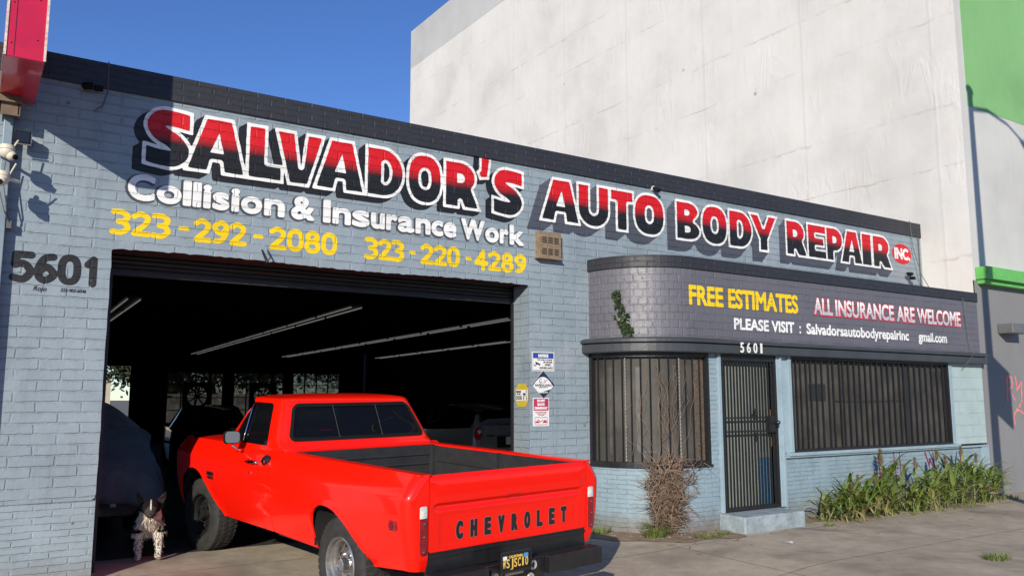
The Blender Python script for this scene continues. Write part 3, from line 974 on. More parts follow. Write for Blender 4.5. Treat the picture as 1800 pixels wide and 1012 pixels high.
# right window
win = MB(); win.face([(9.685, 7.80, .912), (13.695, 7.80, .912), (13.695, 7.80, 2.236), (9.685, 7.80, 2.236)])
w2 = win.build('barred_window', M_glassdark, shop, wc=True)
mb = MB()
for (a, b, c, d) in ((9.685, 9.72, .914, 2.236), (13.66, 13.695, .914, 2.236), (9.72, 13.66, .914, .95), (9.72, 13.66, 2.20, 2.236)):
    mb.box(a, b, 7.668, 7.79, c, d)
q = mb.build('window_frame', M_iron, None); q.parent = w2
mb = MB(); mb.face([(9.72, 7.745, .95), (13.66, 7.745, .95), (13.66, 7.745, 2.20), (9.72, 7.745, 2.20)])
q = mb.build('security_screen', M_screen, None); q.parent = w2
bars = [9.819, 9.917, 10.04, 10.14, 10.266, 10.393, 10.548, 10.652, 10.81, 10.89, 11.025, 11.161, 11.299, 11.438, 11.58, 11.723, 11.867, 12.014, 12.162, 12.312, 12.434, 12.587, 12.743, 12.901, 13.06, 13.222, 13.386, 13.552]
mb = MB(); mz = MB()
for i, x in enumerate(bars):
    mb.box(x - .009, x + .009, 7.682, 7.70, .95, 2.20)
    if i in (8, 13, 17, 20, 27): twisted(mz, x + .045, 7.722, .95, 2.2, 0.008, turns=24)
split_build(mb, 'window_bar', M_iron, w2); split_build(mz, 'twisted_bar', M_zig, w2)
mb = MB(); mb.box(10.15, 10.52, 7.735, 7.743, 1.62, 1.86); mb.box(10.75, 12.5, 7.735, 7.743, 1.60, 1.625)
for x in (11.05, 11.75, 12.55): mb.box(x, x + .05, 7.736, 7.744, .95, 2.2)
q = mb.build('window_fitting', pmat('dull_fitting', (0.022, 0.022, 0.024), rough=0.6), None); q.parent = w2

# metal numbers, conduit, wires, drain stubs
mb = MB()
mb.tube([(14.68, WY - .03, 3.5), (14.68, WY - .03, 4.62)], .012, 6)
mb.tube([(14.4, 8.6, 4.9), (14.42, 8.58, 4.4), (14.5, 8.5, 3.9), (14.55, 8.35, 3.55), (14.3, 7.72, 3.49)], .007, 5)
mb.tube([(14.3, 7.72, 3.49), (14.29, 7.66, 3.3), (14.36, 7.66, 2.7), (14.33, 7.56, 2.4), (14.0, 7.55, 2.2)], .006, 5)
mb.tube([(0.96, WY - .02, 4.9), (0.965, WY - .03, 4.6), (0.93, WY - .035, 4.45), (0.86, WY - .04, 4.38)], .006, 5)
split_build(mb, 'loose_cable', M_cable, shop, True)
mb = MB()
mb.tube([(14.1, 7.69, .55), (14.1, 7.62, .55), (14.1, 7.61, .2)], .022, 8)
mb.build('drain_pipe', pmat('white_pipe', (0.5, 0.52, 0.52)), shop, wc=True)
mb = MB(); mb.tube([(2.52, WY - .005, 3.20), (2.53, WY - .05, 3.13), (2.56, WY - .05, 3.06), (2.60, WY - .05, 3.12), (2.58, WY - .005, 3.20)], .009, 6)
mb.build('wall_hook', M_iron, shop, wc=True)
# gold louvred vent
mb = MB(); mb.box(6.02, 6.37, WY - .085, WY, 3.445, 3.78); mb.box(6.0, 6.385, WY - .10, WY, 3.425, 3.447)
vent = mb.build('wall_vent', M_vent, shop, wc=True, bevel=0.004)
mb = MB()
for k in range(3):
    for i in range(3):
        for j in range(2):
            for s in range(4):
                z = 3.70 - j * .15 - s * .022
                x = 6.065 + i * .095
                mb.box(x, x + .07, WY - .092, WY - .084, z, z + .009)
    break
q = mb.build('louvre', pmat('vent_slots', (0.03, 0.022, 0.016)), None); q.parent = vent

# ------------------------------------------------------------------ tall neighbour
tall = thing('tall_building', 'tall white concrete building with green and grey street front', 'building', (14.8, 7.7, 0))
mb = MB()
mb.face([(14.8, 30.4, -.2), (14.8, 7.72, -.2), (14.8, 7.72, 15.4), (14.8, 30.4, 15.4)])
mb.build('side_wall', M_concwall, tall, wc=True)
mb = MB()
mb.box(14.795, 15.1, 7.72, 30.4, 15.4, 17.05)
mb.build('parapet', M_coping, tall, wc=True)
mb = MB(); mb.box(14.81, 30, 7.74, 30.4, -.2, 15.4)
mb.box(15.1, 30, 7.74, 30.39, 15.4, 17.0)
mb.build('front_wall', M_front, tall, wc=True)
mb = MB(); mb.box(15.06, 29.9, 7.735, 7.7395, 6.98, 16.9)
mb.build('green_panel', M_green, tall, wc=True)
mb = MB(); mb.box(14.86, 29.9, 7.734, 7.7395, -.2, 3.72); mb.box(14.8, 14.86, 7.70, 7.7395, -.2, 3.72)
mb.build('grey_band', M_front_dk, tall, wc=True)
mb = MB(); mb.box(14.9, 29.9, 7.52, 7.733, 3.74, 3.96); mb.box(14.93, 29.9, 7.60, 7.733, 3.66, 3.74)
mb.build('ledge', M_ledge, tall, wc=True, bevel=0.008)
mb = MB(); mb.box(15.50, 15.98, 7.46, 7.733, 2.80, 2.98)
wp = mb.build('wall_light', pmat('grey_lamp_housing', (0.12, 0.12, 0.125), rough=0.4), tall, wc=True, bevel=0.02)
mb = MB(); mb.box(14.802, 14.84, 7.695, 7.7, -.1, .85)
mb.build('blue_stripe', pmat('strong_blue_paint', (0.05, 0.16, 0.42)), tall, wc=True)

# ------------------------------------------------------------------ painted lettering
H = 0.612          # height of the big letters
ST = 0.23


def arc(cx, cy, rx, ry, a0, a1, n=14):
    return [(cx + rx * math.cos(R(a0 + (a1 - a0) * k / n)), cy + ry * math.sin(R(a0 + (a1 - a0) * k / n))) for k in range(n + 1)]


def ell(cx, cy, rx, ry, e=2.4, n=40):
    P = []
    for k in range(n):
        a = 2 * PI * k / n; c, s_ = math.cos(a), math.sin(a)
        P.append((cx + rx * math.copysign(abs(c) ** (2 / e), c), cy + ry * math.copysign(abs(s_) ** (2 / e), s_)))
    return P


def g_poly(outer, holes=(), tri=()):
    return lambda U, V: sd_poly(U, V, [outer] + list(holes)), (lambda U, V: sd_poly(U, V, list(tri))) if tri else None


def glyph(ch, w):
    h, s_ = H, ST
    if ch == 'A':
        return g_poly([(0, 0), (.30 * w, h), (.76 * w, h), (w, 0), (w - .27, 0), (w - .285, .125), (.29, .125), (.265, 0)], tri=[[(.40 * w, .225), (.53 * w, .44), (.615 * w, .225)]])
    if ch == 'L': return g_poly([(0, 0), (w, 0), (w - .01, .205), (s_, .205), (s_, h), (0, h)])
    if ch == 'V': return g_poly([(0, h), (.245, h), (.5 * w + .015, .22), (w - .235, h), (w, h), (.69 * w, 0), (.27 * w, 0)])
    if ch == 'D':
        o = [(0, 0), (.45 * w, 0)] + arc(.45 * w, h / 2, .55 * w, h / 2, -90, 90)[1:] + [(0, h)]
        return g_poly(o, [[(.235, .2), (.25, .2)] + arc(.25, h / 2, .055, .115, -90, 90) + [(.235, .41)]])
    if ch == 'O': return g_poly(ell(w / 2, h / 2, w / 2, h / 2 + .012), [ell(w / 2, h / 2, .052, .10)])
    if ch in 'RP':
        bw_ = w if ch == 'P' else .88 * w
        o = [(0, 0), (s_, 0)]
        if ch == 'P': o += [(s_ , .165), (.5 * bw_, .165)] + arc(.5 * bw_, .388, .5 * bw_, .223, -90, 90)[1:]
        else: o += [(s_ + .005, .10), (w - .265, 0), (w, 0), (.82 * w, .22)] + arc(.5 * bw_, .40, .5 * bw_, .212, -40, 90)
        o += [(0, h)]
        return g_poly(o, tri=[[(.19, .325), (.24, .325)] + arc(.24, .385, .06, .06, -90, 90, 6) + [(.19, .445)]])
    if ch == 'B':
        o = [(0, 0), (.45 * w, 0)] + arc(.5 * w, .165, .5 * w, .165, -90, 60)[1:] + arc(.5 * w, .455, .44 * w, .157, -50, 90) + [(0, h)]
        return g_poly(o, tri=[[(.19, .13), (.25, .13)] + arc(.25, .18, .06, .05, -90, 90, 6) + [(.19, .23)], [(.19, .385), (.24, .385)] + arc(.24, .43, .055, .045, -90, 90, 6) + [(.19, .475)]])
    if ch == 'U':
        o = [(0, h), (0, .25)] + arc(w / 2, .25, w / 2, .26, 180, 360) + [(w, h), (w - .235, h), (w - .235, .27)] + arc(w / 2, .27, w / 2 - .235, .07, 360, 180) + [(.235, h)]
        return g_poly(o)
    if ch == 'T': return g_poly([(w / 2 - .115, 0), (w / 2 + .115, 0), (w / 2 + .115, .41), (w, .41), (w, h), (0, h), (0, .41), (w / 2 - .115, .41)])
    if ch == 'Y': return g_poly([(w / 2 - .115, 0), (w / 2 + .115, 0), (w / 2 + .115, .20), (w, h), (w - .245, h), (w / 2, .40), (.245, h), (0, h), (w / 2 - .115, .20)])
    if ch == 'E': return g_poly([(0, 0), (w, 0), (w, .185), (s_, .185), (s_, .215), (w - .06, .215), (w - .06, .395), (s_, .395), (s_, .425), (w, .425), (w, h), (0, h)])
    if ch == 'I': return g_poly([(0, 0), (w, 0), (w, h), (0, h)])
    if ch == "'": return g_poly([(.03, .36), (.02, .13), (-.02, .10), (.03, .0), (.17, .02), (.215, .36)])
    if ch == 'S':
        P = spline([(w + .12, .475), (.62 * w, .508), (.36 * w, .502), (.225 * w + .01, .43), (.33 * w, .352), (.62 * w, .275), (.765 * w, .185), (.64 * w, .108), (.40 * w, .097), (-.12, .145)], 8)
        return (lambda U, V: np.maximum(sd_line(U, V, P) - .116, np.maximum(-U, U - w))), None


BIG = [('S', 1.305, 1.775), ('A', 1.688, 2.339), ('L', 2.312, 2.726), ('V', 2.606, 3.186), ('A', 3.04, 3.674), ('D', 3.655, 4.162), ('O', 4.172, 4.666), ('R', 4.668, 5.206), ("'", 5.145, 5.355), ('S', 5.350, 5.842),
       ('A', 6.074, 6.765), ('U', 6.690, 7.272), ('T', 7.255, 7.712), ('O', 7.685, 8.300), ('B', 8.495, 9.02), ('O', 9.016, 9.602), ('D', 9.600, 10.163), ('Y', 10.055, 10.762),
       ('R', 10.932, 11.50), ('E', 11.47, 11.992), ('P', 11.958, 12.44), ('A', 12.335, 12.99), ('I', 12.936, 13.256), ('R', 13.258, 13.862)]
WORDS = [("SALVADOR'S", BIG[:10], M_lt_black, (-.085, -.068)), ('AUTO', BIG[10:14], M_lt_grey, (-.19, -.13)), ('BODY', BIG[14:18], M_lt_grey, (-.165, -.165)), ('REPAIR', BIG[18:], M_lt_grey, (-.155, -.14))]


def letter_sdf(letters, dx=0, dz=0, tri=False, base=3.935):
    def f(U, V):
        d = np.full(U.shape, 9.0)
        for ch, a, b in letters:
            mx_ = (U > a + dx - .3) & (U < b + dx + .3)
            if not mx_.any(): continue
            g, t = glyph(ch, b - a)
            y0 = base + (.405 if ch == "'" else 0)
            u, v = U[mx_] - a - dx, V[mx_] - y0 - dz
            e = g(u, v)
            if tri:
                e = e + .036
                if t is not None: e = np.maximum(e, -t(u, v))
            d[mx_] = np.minimum(d[mx_], e)
        return d + 0.002 * np.sin(U * 31 + V * 17) * np.sin(V * 43)
    return f


def paint(name, sdf, x0, x1, z0, z1, mat, layer, step=0.012, place=None, parent=shop, Y=WY):
    vv, ff = ms(sdf, x0, x1, z0, z1, step)
    if place is None: pts = [(a, Y - 0.0022 * layer, b) for a, b in vv]
    else: pts = [place(a, b, 0.0022 * layer) for a, b in vv]
    return obj(name, pts, ff, mat, parent, uvs=vv, wc=True)


for word, letters, shm, (dx, dz) in WORDS:
    x0, x1 = letters[0][1] - .35, letters[-1][2] + .1
    fs = [letter_sdf(letters, dx * k / 5, dz * k / 5) for k in range(1, 6)]
    paint('letter_shadow', lambda U, V: np.minimum.reduce([f_(U, V) for f_ in fs]), x0, x1, 3.7, 4.75, shm, 1, 0.018)
    paint('letter_outline', letter_sdf(letters), x0, x1, 3.85, 4.75, M_lt_white, 2)
    paint('letter_fill', letter_sdf(letters, tri=True), x0, x1, 3.85, 4.75, M_lt_fade, 3)

# ---- lettering from the built in font, thickened through its distance field
_fc = {}


def font_polys(text):
    if text in _fc: return _fc[text]
    c = bpy.data.curves.new('tmp', 'FONT'); c.body = text; c.size = 1.0
    o = bpy.data.objects.new('tmp', c); COL.objects.link(o)
    dg = bpy.context.evaluated_depsgraph_get()
    k = o.to_curve(dg)
    P = []
    for sp in k.splines:
        bp = sp.bezier_points; n = len(bp); poly = []
        for i in range(n):
            a, b = bp[i], bp[(i + 1) % n]
            if (a.handle_right - a.co).length < 1e-6 and (b.handle_left - b.co).length < 1e-6: pts = [a.co]
            else: pts = interpolate_bezier(a.co, a.handle_right, b.handle_left, b.co, 6)[:-1]
            poly += [(q[0], q[1]) for q in pts]
        if len(poly) > 2: P.append(poly)
    o.to_curve_clear()
    bpy.data.objects.remove(o); bpy.data.curves.remove(c)
    _fc[text] = P
    return P


CAPH = None


def text_sdf(words, zb, cap, bold, shift=(0, 0), grow=0.0, slant=0.0, sq=False):
    """words: (text, x0, x1); each word fitted between x0 and x1; cap = height of a capital"""
    global CAPH
    if CAPH is None:
        CAPH = max(p[1] for q in font_polys('H') for p in q)
    items = []
    for w in words:
        t, x0, x1 = w[:3]; z = w[3] if len(w) > 3 else zb; cp = w[4] if len(w) > 4 else cap
        P = font_polys(t)
        mnx = min(p[0] for q in P for p in q); mxx = max(p[0] for q in P for p in q)
        sx = (x1 - x0 - 2 * bold) / (mxx - mnx); sz = (cp - 2 * bold) / CAPH
        Q = [[(x0 + bold + (px - mnx) * sx + slant * (pz * sz) + shift[0], z + bold + pz * sz + shift[1]) for px, pz in q] for q in P]
        items.append((Q, x0 + shift[0], x1 + shift[0]))

    def f(U, V):
        d = np.full(U.shape, 9.0)
        for Q, x0, x1 in items:
            m_ = (U > x0 - .12) & (U < x1 + .12 + abs(slant) * cap)
            if m_.any(): d[m_] = np.minimum(d[m_], sd_poly(U[m_], V[m_], Q) - bold - grow)
        return d
    return f


COLL = [('C', 1.198, 1.446), ('o', 1.462, 1.696), ('l', 1.709, 1.790), ('l', 1.803, 1.887), ('i', 1.903, 1.984), ('s', 1.996, 2.167), ('i', 2.183, 2.270), ('o', 2.285, 2.505), ('n', 2.526, 2.747), ('&', 2.816, 3.076), ('I', 3.175, 3.262), ('n', 3.284, 3.500), ('s', 3.514, 3.726), ('u', 3.741, 3.914), ('r', 3.930, 4.073), ('a', 4.078, 4.291), ('n', 4.305, 4.504), ('c', 4.514, 4.674), ('e', 4.679, 4.854), ('W', 4.920, 5.255), ('o', 5.262, 5.462), ('r', 5.475, 5.605), ('k', 5.622, 5.838)]
paint('letter_shadow', text_sdf(COLL, 3.572, .262, .0145, (-.012, -.009), .013), 1.1, 5.95, 3.5, 3.95, M_lt_dgrey, 1, 0.009)
paint('painted_words', text_sdf(COLL, 3.572, .262, .0145), 1.1, 5.95, 3.5, 3.95, M_lt_white, 2, 0.009)
DIG = {'0': [ell(.5, .5, .36, .40, 2.6, 26) + [ell(.5, .5, .36, .40, 2.6, 26)[0]]],
       '1': [[(.30, .72), (.55, .90), (.55, .08)]],
       '2': spline([(.14, .78), (.45, .90), (.82, .76), (.72, .52), (.30, .22)], 5) + [(.16, .11), (.90, .11)],
       '3': spline([(.12, .89), (.55, .90), (.84, .74), (.62, .53), (.40, .52)], 5) + spline([(.42, .52), (.70, .48), (.86, .28), (.55, .10), (.10, .11)], 5),
       '4': [[(.66, .06), (.66, .92), (.12, .34), (.92, .34)]],
       '5': [(.85, .89), (.20, .89), (.17, .55)] + spline([(.17, .55), (.55, .60), (.85, .36), (.58, .10), (.12, .13)], 5),
       '6': spline([(.78, .88), (.42, .82), (.16, .50), (.20, .20), (.50, .10), (.84, .30), (.52, .54), (.20, .38)], 5),
       '8': ell(.5, .70, .29, .20, 2.2, 20) + [ell(.5, .70, .29, .20, 2.2, 20)[0]] + ell(.5, .30, .35, .21, 2.2, 20)[5:] + ell(.5, .30, .35, .21, 2.2, 20)[:6],
       '9': spline([(.22, .12), (.58, .18), (.84, .50), (.80, .80), (.50, .90), (.16, .70), (.48, .46), (.80, .62)], 5)}


def digit_sdf(words, wx, wz_):
    items = []
    for w in words:
        t, x0, x1, zb, h = w
        pitch = (x1 - x0) / len(t)
        for i, c in enumerate(t):
            if c == '-': items.append((None, x0, x1, zb + h * .5, wz_)); continue
            D = DIG[c]; D = D if isinstance(D[0], list) else [D]
            a = x0 + i * pitch + .02 * pitch
            items.append(([[(a + px * pitch * .96, zb + pz * h) for px, pz in l] for l in D], a, a + pitch, 0, 0))

    def f(U, V):
        d = np.full(U.shape, 9.0)
        for it, x0, x1, zc, hh in items:
            if it is None:
                d = np.minimum(d, sd_rbox(U, V, (x0 + x1) / 2, zc, (x1 - x0) / 2, hh * .8, .004)); continue
            m_ = (U > x0 - .06) & (U < x1 + .06)
            if not m_.any(): continue
            for l in it: d[m_] = np.minimum(d[m_], sd_line(U[m_], V[m_], l) - wx)
        return d
    return f


PH = [('323', 1.064, 1.613), ('-', 1.684, 1.785), ('292', 1.825, 2.355), ('-', 2.425, 2.529), ('2080', 2.59, 3.352), ('323', 3.676, 4.166), ('-', 4.233, 4.315), ('220', 4.372, 4.908), ('-', 4.98, 5.07), ('4289', 5.108, 5.879)]
PH = [(t, a, b, 3.232) + ((.235,) if t != '-' else (.215,)) for t, a, b in PH]
for i0, i1, xa, xb in ((0, 5, 1.0, 3.5), (5, 10, 3.55, 5.95)):
    paint('phone_number', digit_sdf([(t, a, b, 3.215, .248) for t, a, b, *_ in PH[i0:i1]], .0265, .026), xa, xb, 3.1, 3.6, M_lt_yellow, 1, 0.009)
paint('house_number', digit_sdf([('5601', .275, 1.03, 2.70, .278)], .033, .03), .2, 1.05, 2.6, 3.05, M_lt_num, 1, 0.009)
M_ink = brick_paint('black_marker', (0.02, 0.02, 0.025), dirt=0)
paint('small_writing', text_sdf([('Rojo', .465, .57), ('323-903-6046', .683, .895, 2.63, .032)], 2.625, .045, .0015, slant=.25), .4, 1.0, 2.58, 2.72, M_ink, 1, 0.0035)


def inc_sdf(U, V):
    return np.minimum(np.hypot((U - 14.165) / .30, (V - 4.262) / .185) - 1, 1) * .18


paint('inc_badge', inc_sdf, 13.8, 14.5, 4.0, 4.5, M_lt_red, 1, 0.012)
paint('inc_letters', text_sdf([('INC.', 13.93, 14.42)], 4.16, .21, .014), 13.8, 14.5, 4.0, 4.5, M_lt_white, 2, 0.008)

PB = lambda a, b, o: (*bay(a, o), b)
FREE = [('FREE', 7.775, 8.41), ('ESTIMATES', 8.505, 9.945)]
paint('painted_words', text_sdf(FREE, 2.855, .262, .012), 7.6, 10.1, 2.75, 3.2, M_p_yellow, 1, 0.008, PB)
ALLI = [('ALL', 10.30, 10.735), ('INSURANCE', 10.80, 12.285), ('ARE', 12.365, 12.86), ('WELCOME', 12.935, 14.23)]
paint('letter_outline', text_sdf(ALLI, 2.868, .245, .009, (0.006, -.006), .015), 10.1, 14.4, 2.75, 3.2, M_p_red, 1, 0.009, PB)
paint('painted_words', text_sdf(ALLI, 2.868, .245, .009), 10.1, 14.4, 2.75, 3.2, M_p_silver, 2, 0.009, PB)
PLS = [('PLEASE', 8.60, 9.30), ('VISIT', 9.358, 9.84), (':', 9.95, 9.985), ('Salvadorsautobodyrepairinc', 10.11, 12.66), ('gmail.com', 12.93, 13.765)]
for W_, xa, xb in ((PLS[:2], 8.5, 9.9), (PLS[2:3], 9.9, 10.05), (PLS[3:4], 10.05, 12.75), (PLS[4:], 12.85, 13.9)):
    paint('painted_words', text_sdf(W_, 2.572, .155, .007), xa, xb, 2.45, 2.85, M_p_white, 1, 0.0065, PB)
M_num = pmat('pale_metal_number', (0.7, 0.7, 0.68), rough=0.3)
vv, ff = ms(text_sdf([('5', 8.535, 8.605), ('6', 8.66, 8.735), ('0', 8.79, 8.865), ('1', 8.925, 8.965)], 2.252, .135, .004), 8.4, 9.1, 2.2, 2.45, 0.004)
obj('door_number', [(a, WY - BR - .152 - .004, b) for a, b in vv], ff, M_num, shop, wc=True, solid=0.004)

# graffiti on the low wall and on the neighbour
M_pink = brick_paint('pink_spray_paint', (0.20, 0.03, 0.085), bw=0.27, rh=0.058, depth=0.006, dirt=0)
M_pink2 = pmat('salmon_spray_paint', (0.72, 0.20, 0.19), rough=0.7, var=0.2)


def strokes(lines, w):
    return lambda U, V: np.minimum.reduce([sd_line(U, V, l) for l in lines]) - w * (0.8 + 0.3 * np.sin(U * 40 + V * 33))


paint('graffiti', strokes([[(11.65, .83), (11.69, .40), (11.75, .22)], [(12.05, .83), (12.09, .45)], [(12.2, .83), (12.22, .45)], [(12.9, .80), (13.02, .52), (13.12, .56), (13.02, .70), (13.0, .60)], [(13.12, .8), (13.16, .45)], [(13.92, .8), (13.94, .5)]], .018), 11.5, 14.1, .15, .84, M_pink, 1, 0.012, lambda a, b, o: (*bay(a, o + .002), b))
vv, ff = ms(strokes([[(15.66, 1.60), (15.70, 2.05), (15.86, 2.03), (15.86, 1.86), (15.72, 1.83), (15.92, 1.62)], [(16.0, 2.05), (16.02, 1.80), (16.2, 1.95), (16.16, 1.6), (16.05, 1.5)], [(15.86, 1.2), (15.84, 1.36), (15.98, 1.46), (16.2, 1.38), (16.5, 1.42)]], .024), 15.5, 16.6, 1.1, 2.2, 0.012)
obj('graffiti', [(a, 7.731, b) for a, b in vv], ff, M_pink2, tall, wc=True)

# ------------------------------------------------------------------ pickup truck
m, nt, p = newmat('glossy_red_paint')
p.inputs['Base Color'].default_value = (0.86, 0.009, 0.002, 1)
p.inputs['Roughness'].default_value = 0.32
p.inputs['Coat Weight'].default_value = 0.65
p.inputs['Specular IOR Level'].default_value = 0.12
p.inputs['Coat Roughness'].default_value = 0.05
tcx = N(nt, 'ShaderNodeTexCoord').outputs['Object']
nzx = N(nt, 'ShaderNodeTexNoise', i_Scale=2.2, i_Detail=2.0); nt.links.new(tcx, nzx.inputs['Vector'])
bpx = N(nt, 'ShaderNodeBump', i_Strength=0.012, i_Distance=0.02); nt.links.new(nzx.outputs['Fac'], bpx.inputs['Height'])
nt.links.new(bpx.outputs[0], p.inputs['Coat Normal'])
nd = N(nt, 'ShaderNodeTexNoise', i_Scale=14.0, i_Detail=8.0, i_Roughness=0.7); nt.links.new(tcx, nd.inputs['Vector'])
rd = ramp(nt, [(0.4, 0.28), (0.75, 0.40)]); nt.links.new(nd.outputs['Fac'], rd.inputs[0]); nt.links.new(rd.outputs[0], p.inputs['Roughness'])
M_red = m
M_bedliner = pmat('black_bed_liner', (0.022, 0.022, 0.023), rough=0.62, var=0.3, scale=9, bump=0.0015, bscale=260)
M_blackpaint = pmat('black_bumper_paint', (0.013, 0.013, 0.014), rough=0.33, var=0.3, scale=12, bump=0.001, bscale=140, coat=0.2)
M_under = pmat('dark_underbody', (0.010, 0.009, 0.009), rough=0.9)
M_rubber = pmat('tyre_rubber', (0.026, 0.025, 0.024), rough=0.75, var=0.35, scale=14, bump=0.002, bscale=60, dirt=0.3)
M_steel = pmat('bare_steel_wheel', (0.42, 0.41, 0.39), rough=0.30, metal=0.9, var=0.2, scale=20, dirt=0.3)
M_blackwheel = pmat('black_wheel', (0.02, 0.02, 0.02), rough=0.3, metal=0.2)
M_chrome = pmat('chrome', (0.75, 0.75, 0.75), rough=0.08, metal=1.0, var=0.03)
M_redlens = pmat('dark_red_lens', (0.22, 0.002, 0.008), rough=0.12, var=0.4, scale=30, coat=1.0)
M_clearlens = pmat('frosted_clear_lens', (0.62, 0.62, 0.58), rough=0.18, var=0.25, scale=30, coat=1.0)
M_gasket = pmat('black_window_rubber', (0.008, 0.008, 0.008), rough=0.75, spec=0.15)
M_seat = pmat('grey_seat_vinyl', (0.05, 0.05, 0.052), rough=0.5)


def glass(name, tint=(0.12, 0.13, 0.14), mixv=0.55, rough=0.02):
    m, nt, p = newmat(name)
    p.inputs['Base Color'].default_value = (0.01, 0.011, 0.013, 1); p.inputs['Roughness'].default_value = rough
    p.inputs['Specular IOR Level'].default_value = 0.6
    tr = nt.nodes.new('ShaderNodeBsdfTransparent'); tr.inputs[0].default_value = (*tint, 1)
    mx = nt.nodes.new('ShaderNodeMixShader'); mx.inputs[0].default_value = mixv
    nt.links.new(p.outputs[0], mx.inputs[1]); nt.links.new(tr.outputs[0], mx.inputs[2])
    nt.links.new(mx.outputs[0], nt.nodes['Material Output'].inputs[0])
    return m


M_tint = glass('tinted_glass')
M_clear = glass('clear_glass', (0.75, 0.78, 0.76), 0.80)

truck = thing('pickup_truck', 'bright red vintage pickup truck backed out of the workshop door', 'pickup truck')
ty, tp, tr_ = R(98.47), R(1.76), R(-0.76)
tf_ = Vector((math.cos(ty) * math.cos(tp), math.sin(ty) * math.cos(tp), math.sin(tp)))
tl = Vector((0, 0, 1)).cross(tf_).normalized(); tu = tf_.cross(tl)
tl, tu = math.cos(tr_) * tl + math.sin(tr_) * tu, -math.sin(tr_) * tl + math.cos(tr_) * tu
TM = Matrix((tf_, tl, tu)).transposed()
TSC = 1.055
truck.location = (3.584 * TSC, 5.473 * TSC, 1.65 - TSC * 1.637)
truck.scale = (TSC, TSC, TSC)
truck.rotation_euler = TM.to_euler()

SZ = [.38, .41, .46, .56, .64, .72, .82, .90, .955, .978, .995, 1.03, 1.07, 1.10, 1.12, 1.135]
SW = [.865, .890, .925, .948, .958, .966, .974, .980, .984, .982, .970, .946, .914, .886, .866, .853]


def SY(z):
    z = np.asarray(z, float)
    lo = .984 - .10 * (np.maximum(.955 - z, 0) / .57) ** 2.2
    hi = .984 - .131 * (np.maximum(z - .955, 0) / .18) ** 1.30
    return np.where(z < .955, lo, hi)


ARCH_R = spline([(1.345, .25), (1.352, .40), (1.358, .60), (1.32, .715), (1.23, .775), (1.12, .787), (1.0, .765), (.87, .703), (.74, .607), (.62, .50), (.50, .425), (.40, .25)], 6)
ARCH_F = spline([(3.14, .25), (3.19, .43), (3.36, .57), (3.52, .70), (3.66, .80), (3.82, .838), (4.0, .81), (4.14, .72), (4.22, .58), (4.25, .42), (4.26, .25)], 6)


def lip(X, Z, A):
    d = np.abs(sd_poly(X, Z, [A]))
    return 0.012 * np.exp(-(d / 0.022) ** 2)


def mirror_build(name, vfn, vv, ff, side, mat, parent, **kw):
    P = vfn(vv[:, 0], vv[:, 1])
    if side < 0:
        P = P * np.array([1, -1, 1]); ff = [f[::-1] for f in ff]
    return obj(name, P, ff, mat, parent, uvs=vv, **kw)


RC = 0.085
SA, SB = 0.075, 0.075 + RC * PI / 2


def bed_map(s, z):
    Y = SY(z); x = s - SB + RC
    y = Y + lip(np.maximum(x, .1), z, ARCH_R) * (s > SB)
    a = np.clip((s - SA) / (SB - SA), 0, 1) * PI / 2
    xa = RC - RC * np.cos(a); ya = Y - RC + RC * np.sin(a)
    fl = np.clip(s / SA, 0, 1)
    yf = .797 + (Y - RC - .797) * fl
    X = np.where(s < SA, 0.0, np.where(s < SB, xa, x))
    Yy = np.where(s < SA, yf, np.where(s < SB, ya, y))
    # the tail corner leans in towards the bottom
    t = np.clip((0.60 - z) / .2, 0, 1)
    X = X + 0.05 * t * t * np.exp(-np.maximum(X, 0) / .25)
    Yy = Yy - 0.012 * np.exp(-((z - .66) / .012) ** 2) * 0 
    return np.stack([X, Yy, z], 1)


def bed_sdf(s, z):
    X = s - SB + RC
    bot = np.interp(X, [-.2, .1, .40, .60, 1.30, 2.2], [.455, .462, .43, .41, .412, .432])
    d = np.maximum(bot - z, z - 1.118)
    d = np.maximum(d, X - 2.128)
    d = np.maximum(d, -s)
    return np.maximum(d, -sd_poly(X, z, [ARCH_R]))


def cabside_sdf(x0, x1b, x1t, z1=1.138, arch=None, zbot=.43):
    def f(x, z):
        x1 = x1b + (x1t - x1b) * np.clip((z - .43) / .6, 0, 1)
        x0_ = x0 if not isinstance(x0, tuple) else x0[0] + (x0[1] - x0[0]) * np.clip((z - .43) / .6, 0, 1)
        d = np.maximum(np.maximum(x0_ - x, x - x1), np.maximum(zbot - z, z - z1))
        if arch is not None: d = np.maximum(d, -sd_poly(x, z, [arch]))
        return d
    return f


def cab_map(x, z):
    Y = SY(z)
    # front corner rounding
    fr = np.clip((x - 4.30) / .14, 0, 1)
    Y = Y - .10 * fr * fr + lip(x, z, ARCH_F) * (x > 3.0)
    return np.stack([x + 0, Y, z + 0], 1)


